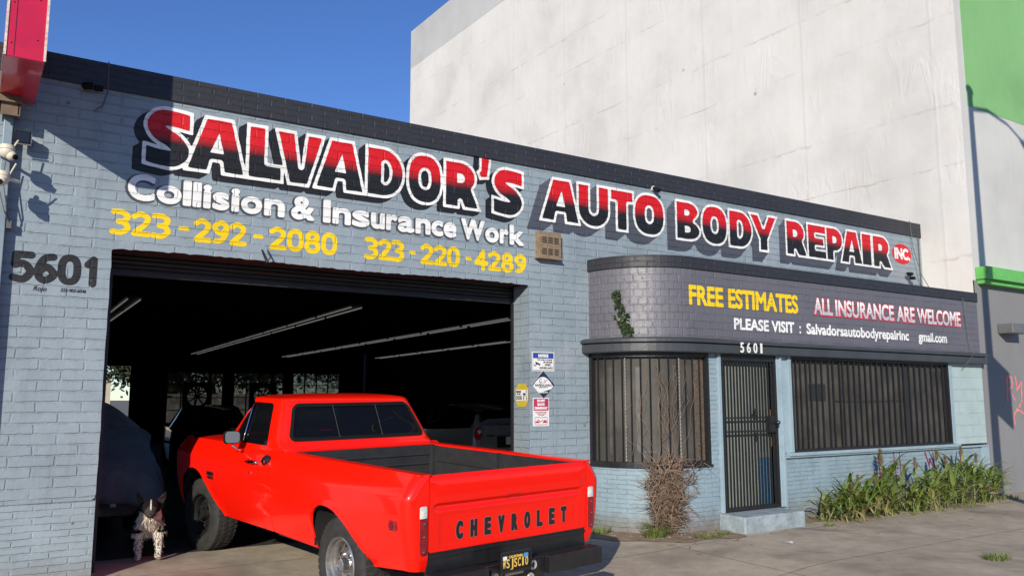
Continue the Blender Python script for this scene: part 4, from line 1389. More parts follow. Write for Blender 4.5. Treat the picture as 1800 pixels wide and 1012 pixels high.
for side in (1, -1):
    vv, ff = ms(bed_sdf, 0.0, 2.128 + SB - RC + .02, .38, 1.14, .0165)
    bs = mirror_build('bed_side', bed_map, vv, ff, side, M_red, truck, smooth=True, solid=-.012 if side > 0 else -.012, split=32)
    vv, ff = ms(cabside_sdf(2.136, 2.322, 2.345), 2.12, 2.36, .40, 1.15, .0165)
    mirror_build('cab_side', cab_map, vv, ff, side, M_red, truck, smooth=True, solid=-.012, split=32)
    vv, ff = ms(cabside_sdf((2.328, 2.351), 3.135, 3.29), 2.30, 3.31, .40, 1.15, .0165)
    door_ = mirror_build('door', cab_map, vv, ff, side, M_red, truck, smooth=True, solid=-.012, split=32)
    vv, ff = ms(cabside_sdf((3.141, 3.296), 4.44, 4.44, 1.125, ARCH_F), 3.10, 4.46, .40, 1.15, .0165)
    mirror_build('fender', cab_map, vv, ff, side, M_red, truck, smooth=True, solid=-.012, split=32)
    # handle, lock
    mb = MB(); y = float(SY(1.005)) * side
    mb.box(2.37, 2.60, y - .004 * side, y + .010 * side, .985, 1.022)
    mb.tube([(2.60, y + .012 * side, 1.005), (2.57, y + .036 * side, 1.006), (2.43, y + .036 * side, 1.012), (2.39, y + .02 * side, 1.012)], [.010, .013, .014, .012], 8)
    mb.sphere((2.385, y + .022 * side, 1.012), .017)
    h_ = mb.build('door_handle', M_chrome, door_, smooth=True, sharp=40)
    mb = MB(); mb.cyl((2.49, float(SY(.91)) * side, .91), (2.49, (float(SY(.91)) + .012) * side, .91), .011)
    mb.build('door_lock', M_chrome, door_)
    # rail cap on the bed side
    prof = [(.868, 1.112), (.858, 1.119), (.83, 1.122), (.785, 1.121), (.768, 1.116), (.768, 1.085)]
    v = []; f = []
    for x in (.012, 2.126):
        for (y, z) in prof: v.append((x, y * side, z))
    n = len(prof)
    for i in range(n - 1):
        q = (i, i + 1, n + i + 1, n + i); f.append(q if side > 0 else q[::-1])
    f.append(tuple(range(n))[::-1] if side > 0 else tuple(range(n)))
    obj('bed_rail', v, f, M_red, truck, smooth=True, sharp=50)
    ss = np.linspace(0, SB + .06, 16); P = bed_map(ss, np.full(16, 1.1165))
    v = [(a, b * side, c) for a, b, c in P] + [(.06, .768 * side, 1.118), (.02, .768 * side, 1.118)]
    q = tuple(range(len(v))); obj('post_cap', v, [q[::-1] if side > 0 else q], M_red, truck)
    # inner side of the bed, wheel house
    mb = MB()
    a, b = sorted((.766 * side, .735 * side))
    mb.box(.05, 2.06, a, b, .66, 1.10)
    a, b = sorted((.735 * side, .722 * side))
    mb.box(.05, 2.06, a, b, .955, .975); 
    for x in (.06, 1.02, 2.0):
        a, b = sorted((.70 * side, .766 * side)); mb.box(x, x + .055, a, b, .66, 1.105)
    a, b = sorted((.735 * side, .50 * side)); mb.box(.55, 1.35, a, b, .66, .83)
    mb.build('bed_wall', M_bedliner, truck)
    mb = MB()
    pts = [(x, z) for x, z in ARCH_R if z > .40]
    for (x0, z0), (x1, z1) in zip(pts[:-1], pts[1:]):
        yo, yi = .935 * side, .60 * side
        mb.face([(x0, yo, z0 + .012), (x1, yo, z1 + .012), (x1, yi, z1 + .012), (x0, yi, z0 + .012)])
    mb.build('wheel_house', M_under, truck); mb = MB()
    pts = [(x, z) for x, z in ARCH_F if z > .40]
    for (x0, z0), (x1, z1) in zip(pts[:-1], pts[1:]):
        mb.face([(x0, .93 * side, z0 + .012), (x1, .93 * side, z1 + .012), (x1, .55 * side, z1 + .012), (x0, .55 * side, z0 + .012)])
    mb.build('wheel_house', M_under, truck)
    # tail lamp
    T = lambda a, b: np.stack([np.full(a.shape, -.010) - .006 * (1 - ((a - .846) / .034) ** 2), a * side, b], 1)
    lens = lambda U, V: sd_rbox(U, V, .846, .744, .032, .163, .016)
    for nm, mt, z0, z1 in (('taillight', M_redlens, .57, .818), ('reverse_light', M_clearlens, .824, .92)):
        vv, ff = ms(lambda U, V: np.maximum(lens(U, V), np.maximum(z0 - V, V - z1)), .80, .90, .55, .93, .006)
        P = T(vv[:, 0], vv[:, 1]); ff2 = ff if side < 0 else [q[::-1] for q in ff]
        o = obj(nm, P, ff2, mt, truck, smooth=True, solid=.010)
        if nm == 'taillight':
            tlo = o
            mb = MB()
            for z in (.60, .70, .79): mb.sphere((-.018, .846 * side, z), .006, 8, 6)
            mb.build('lens_screw', M_chrome, tlo)
    vv, ff = ms(lambda U, V: np.abs(lens(U, V)) - .005, .79, .91, .55, .93, .004)
    P = T(vv[:, 0], vv[:, 1]) + np.array([.004, 0, 0]); ff2 = ff if side < 0 else [q[::-1] for q in ff]
    obj('taillight_trim', P, ff2, M_red, truck, smooth=True, solid=.006)
    # side marker
    y = float(SY(.766))
    vv, ff = ms(lambda U, V: sd_rbox(U, V, .175, .768, .046, .033, .010), .1, .25, .7, .83, .006)
    P = np.stack([vv[:, 0], (y + .008) * side + 0 * vv[:, 0], vv[:, 1]], 1)
    o = obj('side_marker', P, ff if side < 0 else [q[::-1] for q in ff], M_redlens, truck, solid=.012)
    mb = MB()
    for (a, b) in ((.14, .745), (.21, .745), (.14, .79), (.21, .79)): mb.sphere((a, (y + .009) * side, b), .004, 6, 4)
    mb.build('marker_screw', M_chrome, o)

# bed floor and front
mb = MB(); mb.box(.04, 2.07, -.735, .735, .63, .665)
for i in range(8): mb.box(.06, 2.05, -.62 + i * .17, -.59 + i * .17, .665, .675)
mb.build('bed_floor', M_bedliner, truck)
mb = MB(); mb.box(2.06, 2.10, -.768, .768, .64, 1.112)
for z in (.78, .93, 1.02): mb.tube([(2.058, -.74, z), (2.058, .74, z)], .010, 6)
mb.build('bed_front', M_bedliner, truck)
mb = MB(); mb.box(2.055, 2.112, -.77, .77, 1.112, 1.128)
mb.build('bed_front_cap', M_red, truck, bevel=0.004)


def tg_x(y, z):
    base = smooth_interp(z, [.55, .60, .70, .82, .862, .875, .893, .903, .912, .93, 1.0, 1.07, 1.095, 1.108, 1.115], [.004, .002, .001, .001, .002, .013, .016, .008, -.006, -.010, -.009, -.003, .004, .013, .022])
    flat = smooth_interp(z, [.55, .9, 1.0, 1.07, 1.095, 1.108, 1.115], [.003, -.001, -.005, -.003, .004, .013, .022])
    t = np.clip((.755 - np.abs(y)) / .03, 0, 1); t = t * t * (3 - 2 * t)
    rec = np.clip((.70 - np.abs(y)) / .008, 0, 1) * np.clip((z - .615) / .008, 0, 1) * np.clip((.838 - z) / .008, 0, 1)
    return base * t + flat * (1 - t) + .004 * rec


vv, ff = ms(lambda U, V: sd_rbox(U, V, 0, .8475, .790, .2655, .012), -.80, .80, .57, 1.13, .0125)
tg = obj('tailgate', np.stack([tg_x(vv[:, 0], vv[:, 1]), vv[:, 0], vv[:, 1]], 1), [q[::-1] for q in ff], M_red, truck, smooth=True, solid=.045, split=38)
CH = [(c, -.550 + i * .1327, -.550 + i * .1327 + .064) for i, c in enumerate('CHEVROLET')]
M_rimgrey = pmat('grey_rim_paint', (0.25, 0.12, 0.12))
for CH_ in CH:
  f1 = text_sdf([CH_], .648, .126, .0095)
  for nm, g, o_, mt in (('letter_rim', .0035, .0012, M_rimgrey), ('tailgate_letter', 0.0, .0030, M_blackpaint)):
    vv, ff = ms(lambda U, V: f1(U, V) - g, CH_[1] - .02, CH_[2] + .02, .63, .79, .0032)
    obj(nm, np.stack([tg_x(-vv[:, 0], vv[:, 1]) - o_, -vv[:, 0], vv[:, 1]], 1), ff, mt, tg)
vv, ff = ms(lambda U, V: np.abs(sd_rbox(U, V, .0, .902, .062, .022, .008)) - .0028, -.1, .1, .86, .94, .003)
obj('tailgate_handle', np.stack([tg_x(vv[:, 0], vv[:, 1]) - .003, vv[:, 0], vv[:, 1]], 1), [q[::-1] for q in ff], pmat('handle_edge', (0.30, 0.02, 0.02), rough=0.3), tg, solid=.003)
mb = MB(); mb.box(.028, .052, -.785, .785, .62, 1.106)
mb.build('tailgate_liner', M_bedliner, tg)

# ---- cab
CZ = [1.06, 1.105, 1.135, 1.165, 1.205, 1.36, 1.525, 1.552, 1.574, 1.590, 1.601, 1.607, 1.610]
CXR = [2.140, 2.140, 2.148, 2.178, 2.218, 2.300, 2.392, 2.412, 2.44, 2.49, 2.57, 2.67, 2.76]
CXF = [3.52, 3.50, 3.46, 3.38, 3.31, 3.19, 3.075, 3.085, 3.08, 3.045, 2.98, 2.90, 2.80]
CW = [.872, .870, .860, .848, .836, .785, .727, .720, .698, .615, .48, .28, .02]
CT = np.cumsum([0] + [math.hypot(math.hypot(CZ[i + 1] - CZ[i], CW[i + 1] - CW[i]), CXR[i + 1] - CXR[i]) for i in range(len(CZ) - 1)])
UL = [0, .66, .86, 1.70, 1.82, 2.5]


def cab_pt(u, v):
    z = smooth_interp(v, CT, CZ); xr = smooth_interp(v, CT, CXR); xf = smooth_interp(v, CT, CXF); w = smooth_interp(v, CT, CW)
    rr = np.minimum(.135, w * .5); rf = np.minimum(.07, w * .3)
    t = np.clip(u / UL[1], 0, 1)
    x0 = xr - .022 * (1 - t ** 2); y0 = t * (w - rr)
    a = np.clip((u - UL[1]) / (UL[2] - UL[1]), 0, 1) * PI / 2
    x1 = xr + rr - rr * np.cos(a); y1 = w - rr + rr * np.sin(a)
    t2 = np.clip((u - UL[2]) / (UL[3] - UL[2]), 0, 1)
    x2 = xr + rr + t2 * (xf - rf - xr - rr); y2 = w + .012 * np.sin(t2 * PI) * np.minimum(1, w / .5)
    b = np.clip((u - UL[3]) / (UL[4] - UL[3]), 0, 1) * PI / 2
    x3 = xf - rf + rf * np.sin(b); y3 = w - rf + rf * np.cos(b)
    t4 = np.clip((u - UL[4]) / (UL[5] - UL[4]), 0, 1)
    x4 = xf + .11 * (1 - (1 - t4) ** 2) * np.minimum(1, w / .6); y4 = (w - rf) * (1 - t4)
    X = np.where(u < UL[1], x0, np.where(u < UL[2], x1, np.where(u < UL[3], x2, np.where(u < UL[4], x3, x4))))
    Y = np.where(u < UL[1], y0, np.where(u < UL[2], y1, np.where(u < UL[3], y2, np.where(u < UL[4], y3, y4))))
    return X, Y, z


def w_rear(u, v):
    X, Y, Z = cab_pt(u, v)
    wz = np.clip((Z - 1.215) / .30, -.3, 1.3)
    hw = .735 - .100 * wz
    return np.where(u < UL[2] - .02, sd_rbox(Y / hw * .65, Z, 0, 1.363, .65, .158, .055), 1.0)


SIDE_MAIN = [(2.455, 1.163), (2.93, 1.163), (2.985, 1.518), (2.62, 1.518), (2.585, 1.50)]
SIDE_VENT = [(2.950, 1.163), (3.185, 1.175), (3.075, 1.50), (3.045, 1.518), (3.003, 1.518)]


def w_side(poly, r=.012):
    def f(u, v):
        X, Y, Z = cab_pt(u, v)
        return np.where((u > UL[2] - .1) & (u < UL[4]), sd_poly(X, Z, [poly]) - r, 1.0)
    return f


def w_front(u, v):
    X, Y, Z = cab_pt(u, v)
    wz = np.clip((Z - 1.19) / .32, -.3, 1.3)
    return np.where(u > UL[3] + .02, sd_rbox(Y / (.74 - .10 * wz) * .7, Z, 0, 1.355, .69, .165, .05), 1.0)


ws1, ws2 = w_side(SIDE_MAIN), w_side(SIDE_VENT)


def cab_sdf(u, v):
    d = np.full(u.shape, -1.0)
    for w in (w_rear, ws1, ws2, w_front): d = np.maximum(d, -w(u, v))
    return d


def cab_sheet(name, sdf, mat, off=(0, 0), u0=0, u1=2.5, step=.0155, parent=truck, **kw):
    """off = (inward offset in x for rear and front, inward offset in y)"""
    vv, ff = ms(sdf, u0, u1, 0, CT[-1] - .001, step)
    X, Y, Z = cab_pt(vv[:, 0], vv[:, 1])
    sgn = np.where(vv[:, 0] < UL[2], 1, np.where(vv[:, 0] > UL[3], -1, 0))
    X = X + off[0] * sgn; Y = np.where((vv[:, 0] > UL[1]) & (vv[:, 0] < UL[4]), Y - off[1], Y)
    A = np.stack([X, Y, Z], 1); B = A * np.array([1, -1, 1]); n = len(A)
    if u0 == UL[1] and u1 == UL[4]:
        obj(name, A, [q[::-1] for q in ff], mat, parent, smooth=True, **kw)
        return obj(name, B, ff, mat, parent, smooth=True, **kw)
    F = [q[::-1] for q in ff] + [tuple(i + n for i in q) for q in ff]
    return obj(name, np.concatenate([A, B]), F, mat, parent, smooth=True, **kw)


cab_sheet('cab', cab_sdf, M_red, solid=.02, split=40)
rw = cab_sheet('rear_window', lambda u, v: w_rear(u, v) - .004, M_tint, (.010, 0), 0, UL[2])
cab_sheet('window_rubber', lambda u, v: np.maximum(np.abs(w_rear(u, v) + .006) - .017, u - UL[2] + .03), M_gasket, (-.004, 0), 0, UL[2], step=.008, parent=rw, solid=.008)
mb = MB()
for s_ in (1, -1):
    mb.box(2.205, 2.225, .232 * s_ - .006, .232 * s_ + .006, 1.215, 1.23)
    pts = []
    for k in range(7):
        z = 1.215 + .30 * k / 6
        vvv = np.interp(z, CZ, CT); X, Y, Z = cab_pt(np.array([.22]), np.array([vvv])); pts.append((float(X[0]) - .001, .238 * s_, z))
    mb.tube(pts, .0045, 6)
mb.build('window_divider', pmat('grey_divider', (0.03, 0.03, 0.03), rough=0.4), rw)
cab_sheet('side_window', lambda u, v: ws1(u, v) - .004, M_tint, (0, .012), UL[1], UL[4])
cab_sheet('vent_window', lambda u, v: ws2(u, v) - .004, M_tint, (0, .010), UL[1], UL[4])
cab_sheet('windscreen', lambda u, v: w_front(u, v) - .004, M_clear, (.01, 0), UL[3], 2.5)
mb = MB()
for s_ in (1, -1):
    pts = []
    for k in range(6):
        z = 1.165 + .35 * k / 5
        vvv = np.interp(z, CZ, CT); X, Y, Z = cab_pt(np.array([1.45]), np.array([vvv])); pts.append((2.941 + .056 * k / 5, (float(Y[0]) + .003) * s_, z))
    mb.tube(pts, .008, 6)
split_build(mb, 'vent_post', M_chrome, truck, smooth=True)
# cab floor, seat, wheel
mb = MB(); mb.box(2.16, 3.4, -.84, .84, .42, .60); mb.box(3.28, 3.42, -.80, .80, .60, 1.16)
mb.build('cab_floor', M_under, truck)
mb = MB(); mb.box(2.36, 2.50, -.72, .72, .72, 1.19); mb.box(2.4, 2.95, -.72, .72, .62, .82)
mb.build('bench_seat', M_seat, truck, bevel=0.04)
mb = MB(); pts = [(3.05 + .10 * math.cos(k * PI / 12), .36 + .20 * math.sin(k * PI / 12), 1.10 - .17 * math.cos(k * PI / 12)) for k in range(25)]
mb.tube(pts, .013, 8); mb.tube([(3.05, .36, 1.10), (3.30, .36, .95)], .02, 8); mb.box(3.04, 3.06, .18, .54, 1.09, 1.11)
mb.build('steering_wheel', M_blackpaint, truck, smooth=True)
mb = MB(); mb.box(3.02, 3.04, -.13, .13, 1.43, 1.49); mb.tube([(3.03, 0, 1.47), (3.10, 0, 1.52)], .008)
mb.build('rear_view_mirror', M_gasket, truck, bevel=0.008)
# hood and front
v = []; f = []
hx = [3.30, 3.36, 3.50, 3.9, 4.3, 4.42, 4.45]; hz = [1.115, 1.128, 1.135, 1.13, 1.105, 1.075, 1.02]
hy = [-.868, -.80, -.6, -.3, 0, .3, .6, .80, .868]; hc = [0, .012, .022, .034, .038, .034, .022, .012, 0]
for x, z in zip(hx, hz):
    k = 1 - .03 * max(0, (x - 4.2)) / .25
    for y, c in zip(hy, hc): v.append((x, y * k, z + c - (.0 if abs(y) < .85 else .01)))
for i in range(len(hx) - 1):
    for j in range(len(hy) - 1):
        a = i * len(hy) + j; f.append((a, a + len(hy), a + len(hy) + 1, a + 1))
obj('hood', v, f, M_red, truck, smooth=True, subd=1)
mb = MB(); mb.box(4.38, 4.43, -.78, .78, .60, .98)
mb.build('grille', M_blackpaint, truck, bevel=0.02)
for s_ in (1, -1):
    mb = MB(); mb.cyl((4.40, .62 * s_, .82), (4.445, .62 * s_, .82), .09, n=20); mb.build('headlight', M_clearlens, truck)
mb = MB(); mb.box(4.40, 4.47, -.80, .80, .40, .56); mb.build('front_bumper', M_chrome, truck, bevel=0.03)
mb = MB(); mb.box(.10, 4.38, -.62, .62, .36, .62); mb.tube([(.95, -.7, .36), (.95, .7, .36)], .06, 10); mb.tube([(.2, .45, .33), (1.6, .5, .33)], .07, 10)
mb.box(1.36, 2.13, -.86, .86, .40, .5)
mb.build('chassis', M_under, truck)
# fuel cap
mb = MB(); y = float(SY(1.035)); mb.cyl((2.255, y - .01, 1.035), (2.255, y + .012, 1.035), .052, n=24); mb.cyl((2.255, y + .012, 1.035), (2.255, y + .035, 1.035), .043, .036, n=24)
fc = mb.build('fuel_cap', M_blackpaint, truck, smooth=True, sharp=35)
mb = MB(); mb.box(2.225, 2.285, y + .034, y + .046, 1.02, 1.044); mb.build('cap_grip', M_chrome, fc, bevel=0.004)
# fender badge
yb = float(SY(.80)) + .014
mb = MB(); mb.box(3.33, 3.47, yb - .004, yb + .004, .805, .838); mb.box(3.34, 3.45, yb - .004, yb + .004, .772, .797)
bd = mb.build('fender_badge', M_blackpaint, truck, bevel=0.003)
vv, ff = ms(text_sdf([('C/10', -3.46, -3.34)], .810, .023, .0012), -3.48, -3.32, .80, .845, .0018)
obj('badge_letters', [(-a, yb + .0065, b) for a, b in vv], ff, M_chrome, bd)
# door mirror
mb = MB()
vm, fm = ms(lambda U, V: sd_rbox(U, V, 0, 0, .098, .078, .045), -.11, .11, -.09, .09, .006)
mb.v = [Vector((-.012, a, b)) for a, b in vm]; mb.f = [tuple(q[::-1]) for q in fm]; mb.uv = [(0, 0)] * sum(len(q) for q in fm); mb.m = [0] * len(fm)
mir_scale = .78
mir = mb.build('door_mirror', M_gasket, truck, solid=.04)
mir.location = (2.80, 1.035, 1.212); mir.rotation_euler = (0, R(7), R(-6)); mir.scale = (mir_scale,) * 3
m, nt, p = newmat('mirror_glass'); p.inputs['Base Color'].default_value = (0.12, 0.145, 0.15, 1); p.inputs['Metallic'].default_value = 0.0; p.inputs['Roughness'].default_value = 0.15
vv, ff = ms(lambda U, V: sd_rbox(U, V, 0, 0, .086, .067, .040), -.1, .1, -.08, .08, .006)
obj('mirror_glass', [(-.0145, a, b) for a, b in vv], [q[::-1] for q in ff], m, mir)
mb = MB(); mb.tube([(2.81, 1.03, 1.14), (2.82, .97, 1.10), (2.82, .93, 1.085)], [.009, .012, .02], 8); mb.build('mirror_arm', M_chrome, truck, smooth=True)

# ---- bumper
mb = MB()
for (a, b) in ((-.835, -.245), (.36, .835)):
    mb.box(-.15, -.005, a, b, .318, .447)
mb.box(-.09, -.005, -.245, .36, .27, .435)
mb.box(-.10, -.02, -.245, .36, .435, .447)
bump = mb.build('rear_bumper', M_blackpaint, truck, bevel=0.012)
mb = MB(); mb2 = MB()
for i in range(36):
    for j in range(7):
        y = -.82 + i * .0158
        mb.box(-.14 + j * .018, -.132 + j * .018, y, y + .009, .447, .4495)
        mb2.box(-.14 + j * .018, -.132 + j * .018, .38 + i * .0122, .388 + i * .0122, .447, .4495)
mb.build('step_tread', M_blackpaint, bump); mb2.build('step_tread', M_blackpaint, bump)
mb = MB()
mb.lathe([(0, .034), (.004, .038), (.004, .020), (0, .018), (.010, .018)], (-.0945, -.125, .392), 'x', 24)
mb.lathe([(0, .034), (.004, .038), (.004, .022), (0, .018)], (-.0945, -.10, .30), 'x', 24)
mb.build('hitch_hole', pmat('worn_pale_metal', (0.62, 0.60, 0.56), rough=0.35, metal=0.5, dirt=0.5), bump, smooth=True, sharp=30)
mb = MB(); mb.box(.015, .05, -.80, .80, .44, .580); mb.box(.003, .05, -.80, .80, .545, .562)
mb.build('rear_valance', M_blackpaint, truck)
# licence plate
pl = MB(); pl.box(-.205, -.200, .004, .300, .408, .553)
plate = pl.build('license_plate', pmat('black_plate_enamel', (0.012, 0.011, 0.010), rough=0.35), truck)
plate.location = (.055, -.045, -.018)
frm = lambda U, V: np.maximum(sd_rbox(U, V, -.152, .4805, .150, .0745, .010), -sd_rbox(U, V, -.152, .4805, .137, .0535, .006))
PLP = lambda vv, o: [(-.205 - o, -a, b) for a, b in vv]
vv, ff = ms(frm, -.31, .01, .40, .56, .0035); obj('plate_frame', PLP(vv, .004), ff, M_blackpaint, plate, solid=-.006)
vv, ff = ms(lambda U, V: np.abs(sd_rbox(U, V, -.152, .4805, .149, .0735, .010)) - .0022, -.31, .01, .40, .56, .002); obj('plate_rim', PLP(vv, .0055), ff, M_chrome, plate)
M_gold = pmat('gold_plate_paint', (0.80, 0.52, 0.10), rough=0.45); M_pw = pmat('white_plate_paint', (0.78, 0.78, 0.76), rough=0.45)
WS = [(c, -.280 + i * .0368 + (.006 if c == '1' else 0), -.280 + i * .0368 + (.030 if c != '1' else .022)) for i, c in enumerate('WSJSC10')]
vv, ff = ms(text_sdf(WS, .440, .062, .0013), -.30, 0, .42, .52, .0016); obj('plate_number', PLP(vv, .0012), ff, M_gold, plate)
vv, ff = ms(text_sdf([('CALIFORNIA', -.222, -.082)], .506, .020, .0011), -.30, 0, .50, .535, .0012); obj('plate_state', PLP(vv, .0012), ff, M_gold, plate)
vv, ff = ms(text_sdf([('· 1968 ·', -.206, -.098, .538, .011), ('CHEVROLET', -.225, -.080, .412, .011)], .538, .011, .0009), -.30, 0, .405, .556, .0011); obj('frame_text', PLP(vv, .0062), ff, M_pw, plate)
mb = MB(); mb.box(-.2072, -.2055, .240, .282, .498, .525); mb.build('white_sticker', M_pw, plate)
mb = MB(); mb.box(-.2072, -.2055, .030, .074, .500, .528); mb.build('blue_sticker', pmat('blue_sticker', (0.05, 0.30, 0.62)), plate)
mb = MB(); mb.cyl((-.2, .335, .395), (-.17, .335, .395), .022, n=14); mb.box(-.19, -.13, .06, .24, .38, .42); mb.build('plate_lamp', M_steel, plate)


# ---- wheels
def wheel(name, rimmat, parent, outer=1):
    """axis along y, outer face towards +y; centre at origin"""
    w = thing_part(name, parent)
    RT = .362
    t = MB()
    prof = [(-.115, .205), (-.125, .25), (-.122, .31), (-.105, .345), (-.085, RT - .006), (0, RT - .002), (.085, RT - .006), (.105, .345), (.122, .31), (.125, .25), (.115, .205), (.09, .20), (-.09, .20)]
    t.lathe(prof, (0, 0, 0), 'y', 64, close=True)
    for k in range(44):
        a = 2 * PI * k / 44
        for j, (y0, y1, da) in enumerate(((-.104, -.06, 0), (-.052, -.012, .5), (.012, .052, 0), (.06, .104, .5))):
            M_ = Matrix.Rotation(-(a + da * 2 * PI / 44), 4, 'Y') @ Matrix.Rotation(R(14 if j % 2 else -14), 4, 'X' if False else 'Z')
            M_ = Matrix.Rotation(-(a + da * 2 * PI / 44), 4, 'Y')
            t.box(RT - .012 - (.010 if j in (0, 3) else 0), RT + .004 - (.007 if j in (0, 3) else 0), y0, y1, -.017, .017, T=M_)
    # raised lettering marks round the sidewall
    for k in range(14):
        a = R(20 + k * 10)
        M_ = Matrix.Rotation(-a, 4, 'Y'); t.box(.292, .318, .1225, .1265, -.012 + .003 * (k % 3), .012, T=M_)
    t.build('tyre', M_rubber, w, smooth=True, sharp=30)
    r = MB()
    r.lathe([(-.10, .198), (.118, .214), (.124, .206), (.118, .196), (.085, .190), (.078, .176), (.070, .172), (.02, .165), (.012, .150), (.040, .120), (.055, .095), (.050, .085), (.050, .0)], (0, 0, 0), 'y', 64)
    r.build('rim', rimmat, w, smooth=True, sharp=28)
    h = MB()
    h.lathe([(.045, .060), (.085, .056), (.115, .052), (.118, .046), (.110, .042), (.110, .0)], (0, 0, 0), 'y', 28)
    for k in range(6):
        a = 2 * PI * k / 6; h.cyl((.077 * math.cos(a), .048, .077 * math.sin(a)), (.077 * math.cos(a), .075, .077 * math.sin(a)), .011, n=6)
    h.build('hub', M_chrome if rimmat is M_steel else M_blackwheel, w, smooth=True, sharp=30)
    q = MB()
    for k in range(8):
        a = 2 * PI * (k + .5) / 8; q.cyl((.136 * math.cos(a), .022, .136 * math.sin(a)), (.131 * math.cos(a), .0345, .131 * math.sin(a)), .0165, n=12)
    q.build('rim_hole', M_under, w)
    return w


def thing_part(name, parent):
    o = bpy.data.objects.new(name, None); o.empty_display_size = .1; COL.objects.link(o); o.parent = parent
    return o


w0 = wheel('wheel', M_steel, truck); w0.location = (.93, .83, .362)
w1_ = copy_tree(w0, truck); w1_.location = (.93, -.83, .362); w1_.rotation_euler = (0, 0, PI)
w2_ = wheel('wheel', M_blackwheel, truck); w2_.location = (3.82, .79, .362); w2_.rotation_euler = (0, 0, R(7))
w3_ = copy_tree(w2_, truck); w3_.location = (3.80, -.80, .362); w3_.rotation_euler = (0, 0, PI + R(7))

# ------------------------------------------------------------------ blade sign on its post
M_signred = pmat('red_sign_enamel', (0.52, 0.012, 0.045), rough=0.22, var=0.12, scale=5, coat=0.5, dirt=0.15)
M_signedge = pmat('peeling_pale_edge', (0.62, 0.50, 0.42), rough=0.6, var=0.35, scale=40, dirt=0.6)
M_post = pmat('blue_grey_post_paint', (0.21, 0.27, 0.32), rough=0.45, var=0.12, dirt=0.3)
M_rust = pmat('brown_bracket', (0.16, 0.11, 0.075), rough=0.6, var=0.3, dirt=0.4)
sg = thing('sign_post', 'red box sign on a blue grey square post at the wall', 'sign', (.16, 8.46, 0))
mb = MB(); mb.box(.08, .365, 7.455, 8.62, 4.345, 7.4)
sb = mb.build('sign_box', M_signred, sg, wc=True, bevel=0.006)
mb = MB()
for x in (.074, .352): mb.box(x, x + .018, 7.446, 7.458, 4.35, 7.4)
mb.box(.071, .078, 7.46, 8.60, 4.35, 4.362)
q = mb.build('edge_trim', M_signedge, None); q.parent = sb; q.matrix_parent_inverse = sb.matrix_parent_inverse if False else Matrix.Identity(4)
mb = MB(); mb.box(.142, .1445, 7.449, 7.4545, 4.36, 7.4)
for z in (4.46, 4.8, 5.15):
    for x in (.12, .30): mb.sphere((x, 7.453, z + .06 * (x > .2)), .007, 8, 6)
q = mb.build('panel_seam', pmat('seam_red', (0.22, 0.01, 0.02)), None); q.parent = sb
mb = MB(); mb.box(.134, .208, 8.555, 8.63, -.1, 4.27); mb.build('post', M_post, sg, wc=True, bevel=0.006)
mb = MB(); mb.box(.06, .26, 8.40, 8.64, 4.27, 4.285); mb.box(.09, .10, 8.44, 8.62, 4.17, 4.27); mb.box(.232, .242, 8.44, 8.62, 4.17, 4.27); mb.box(.08, .25, 8.44, 8.45, 4.16, 4.344)
mb.build('bracket', M_rust, sg, wc=True)
mb = MB(); mb.tube([(.17, 8.50, 3.75), (.16, 8.51, 3.6), (.20, 8.505, 3.35), (.235, 8.56, 3.22)], .006, 6); mb.tube([(.14, 8.50, 3.48), (.19, 8.50, 3.3), (.235, 8.56, 3.22)], .006, 6); mb.box(.215, .255, 8.56, 8.63, 3.16, 3.23)
mb.build('cable', M_cable, sg, wc=True)
M_cream = pmat('cream_plastic', (0.62, 0.57, 0.45), rough=0.35, var=0.08)
for (x, y, z, lab, turn) in ((.172, 8.36, 3.80, 'upper cream dome camera on the blue grey sign post', 30), (.150, 8.34, 3.555, 'lower cream dome camera on the blue grey sign post', -35)):
    c = thing('security_camera', lab, 'camera', (x, y, z), R(turn), 'dome cameras on the sign post')
    mb = MB(); mb.sphere((0, 0, 0), .062, 16, 12, (1, 1, .95)); mb.cyl((0, 0, .02), (0, 0, .058), .064, .056, 20); mb.build('housing', M_cream, c, smooth=True, sharp=50)
    mb = MB(); mb.sphere((.02, -.035, -.035), .043, 14, 10); mb.build('eyeball', M_cream, c, smooth=True)
    mb = MB(); mb.cyl((.028, -.06, -.045), (.034, -.082, -.052), .024, n=14); mb.build('lens', M_gasket, c)
    mb = MB(); mb.tube([(.05, .02, .03), (.105, .02, .135)], .007, 6); mb.build('aerial', M_cream, c)
    mb = MB(); mb.tube([(0, .03, 0), (0, .12, .02), (.02, .20, .02)], .016, 8); mb.build('mount', M_cream, c)
fl = thing('flood_light', 'small square black flood light on the wall beside the sign post', 'flood light', (.29, 8.55, 3.99))
mb = MB(); mb.box(-.06, .06, -.055, .0, -.058, .058); mb.build('lamp_body', M_gasket, fl, bevel=.006)
mb = MB(); mb.box(-.05, .05, -.058, -.0555, -.048, .048); mb.build('lamp_glass', M_glassdark, fl)
mb = MB(); mb.box(-.066, .066, -.06, -.054, -.072, -.060); mb.box(.061, .07, -.05, .1, -.05, .04); mb.build('lamp_bracket', pmat('grey_bracket', (0.12, 0.12, 0.12), rough=0.4), fl)
vv, ff = ms(lambda U, V: np.hypot((U - .33) / .13, (V - 4.05) / .07) - 1 + .3 * np.sin(U * 60) * np.sin(V * 50), .1, .6, 3.9, 4.2, .01)
obj('plaster_patch', [(a, WY - .003, b) for a, b in vv], ff, M_plaster, shop, wc=True)
cm = thing('wall_camera', 'small black twin head camera below the parapet near the sign', 'camera', (.84, 8.6, 4.60))
mb = MB(); mb.cyl((-.07, -.02, 0), (-.01, -.02, .01), .036, n=14); mb.sphere((-.07, -.02, 0), .036, 12, 8); mb.build('camera_head', M_gasket, cm, smooth=True, sharp=40)
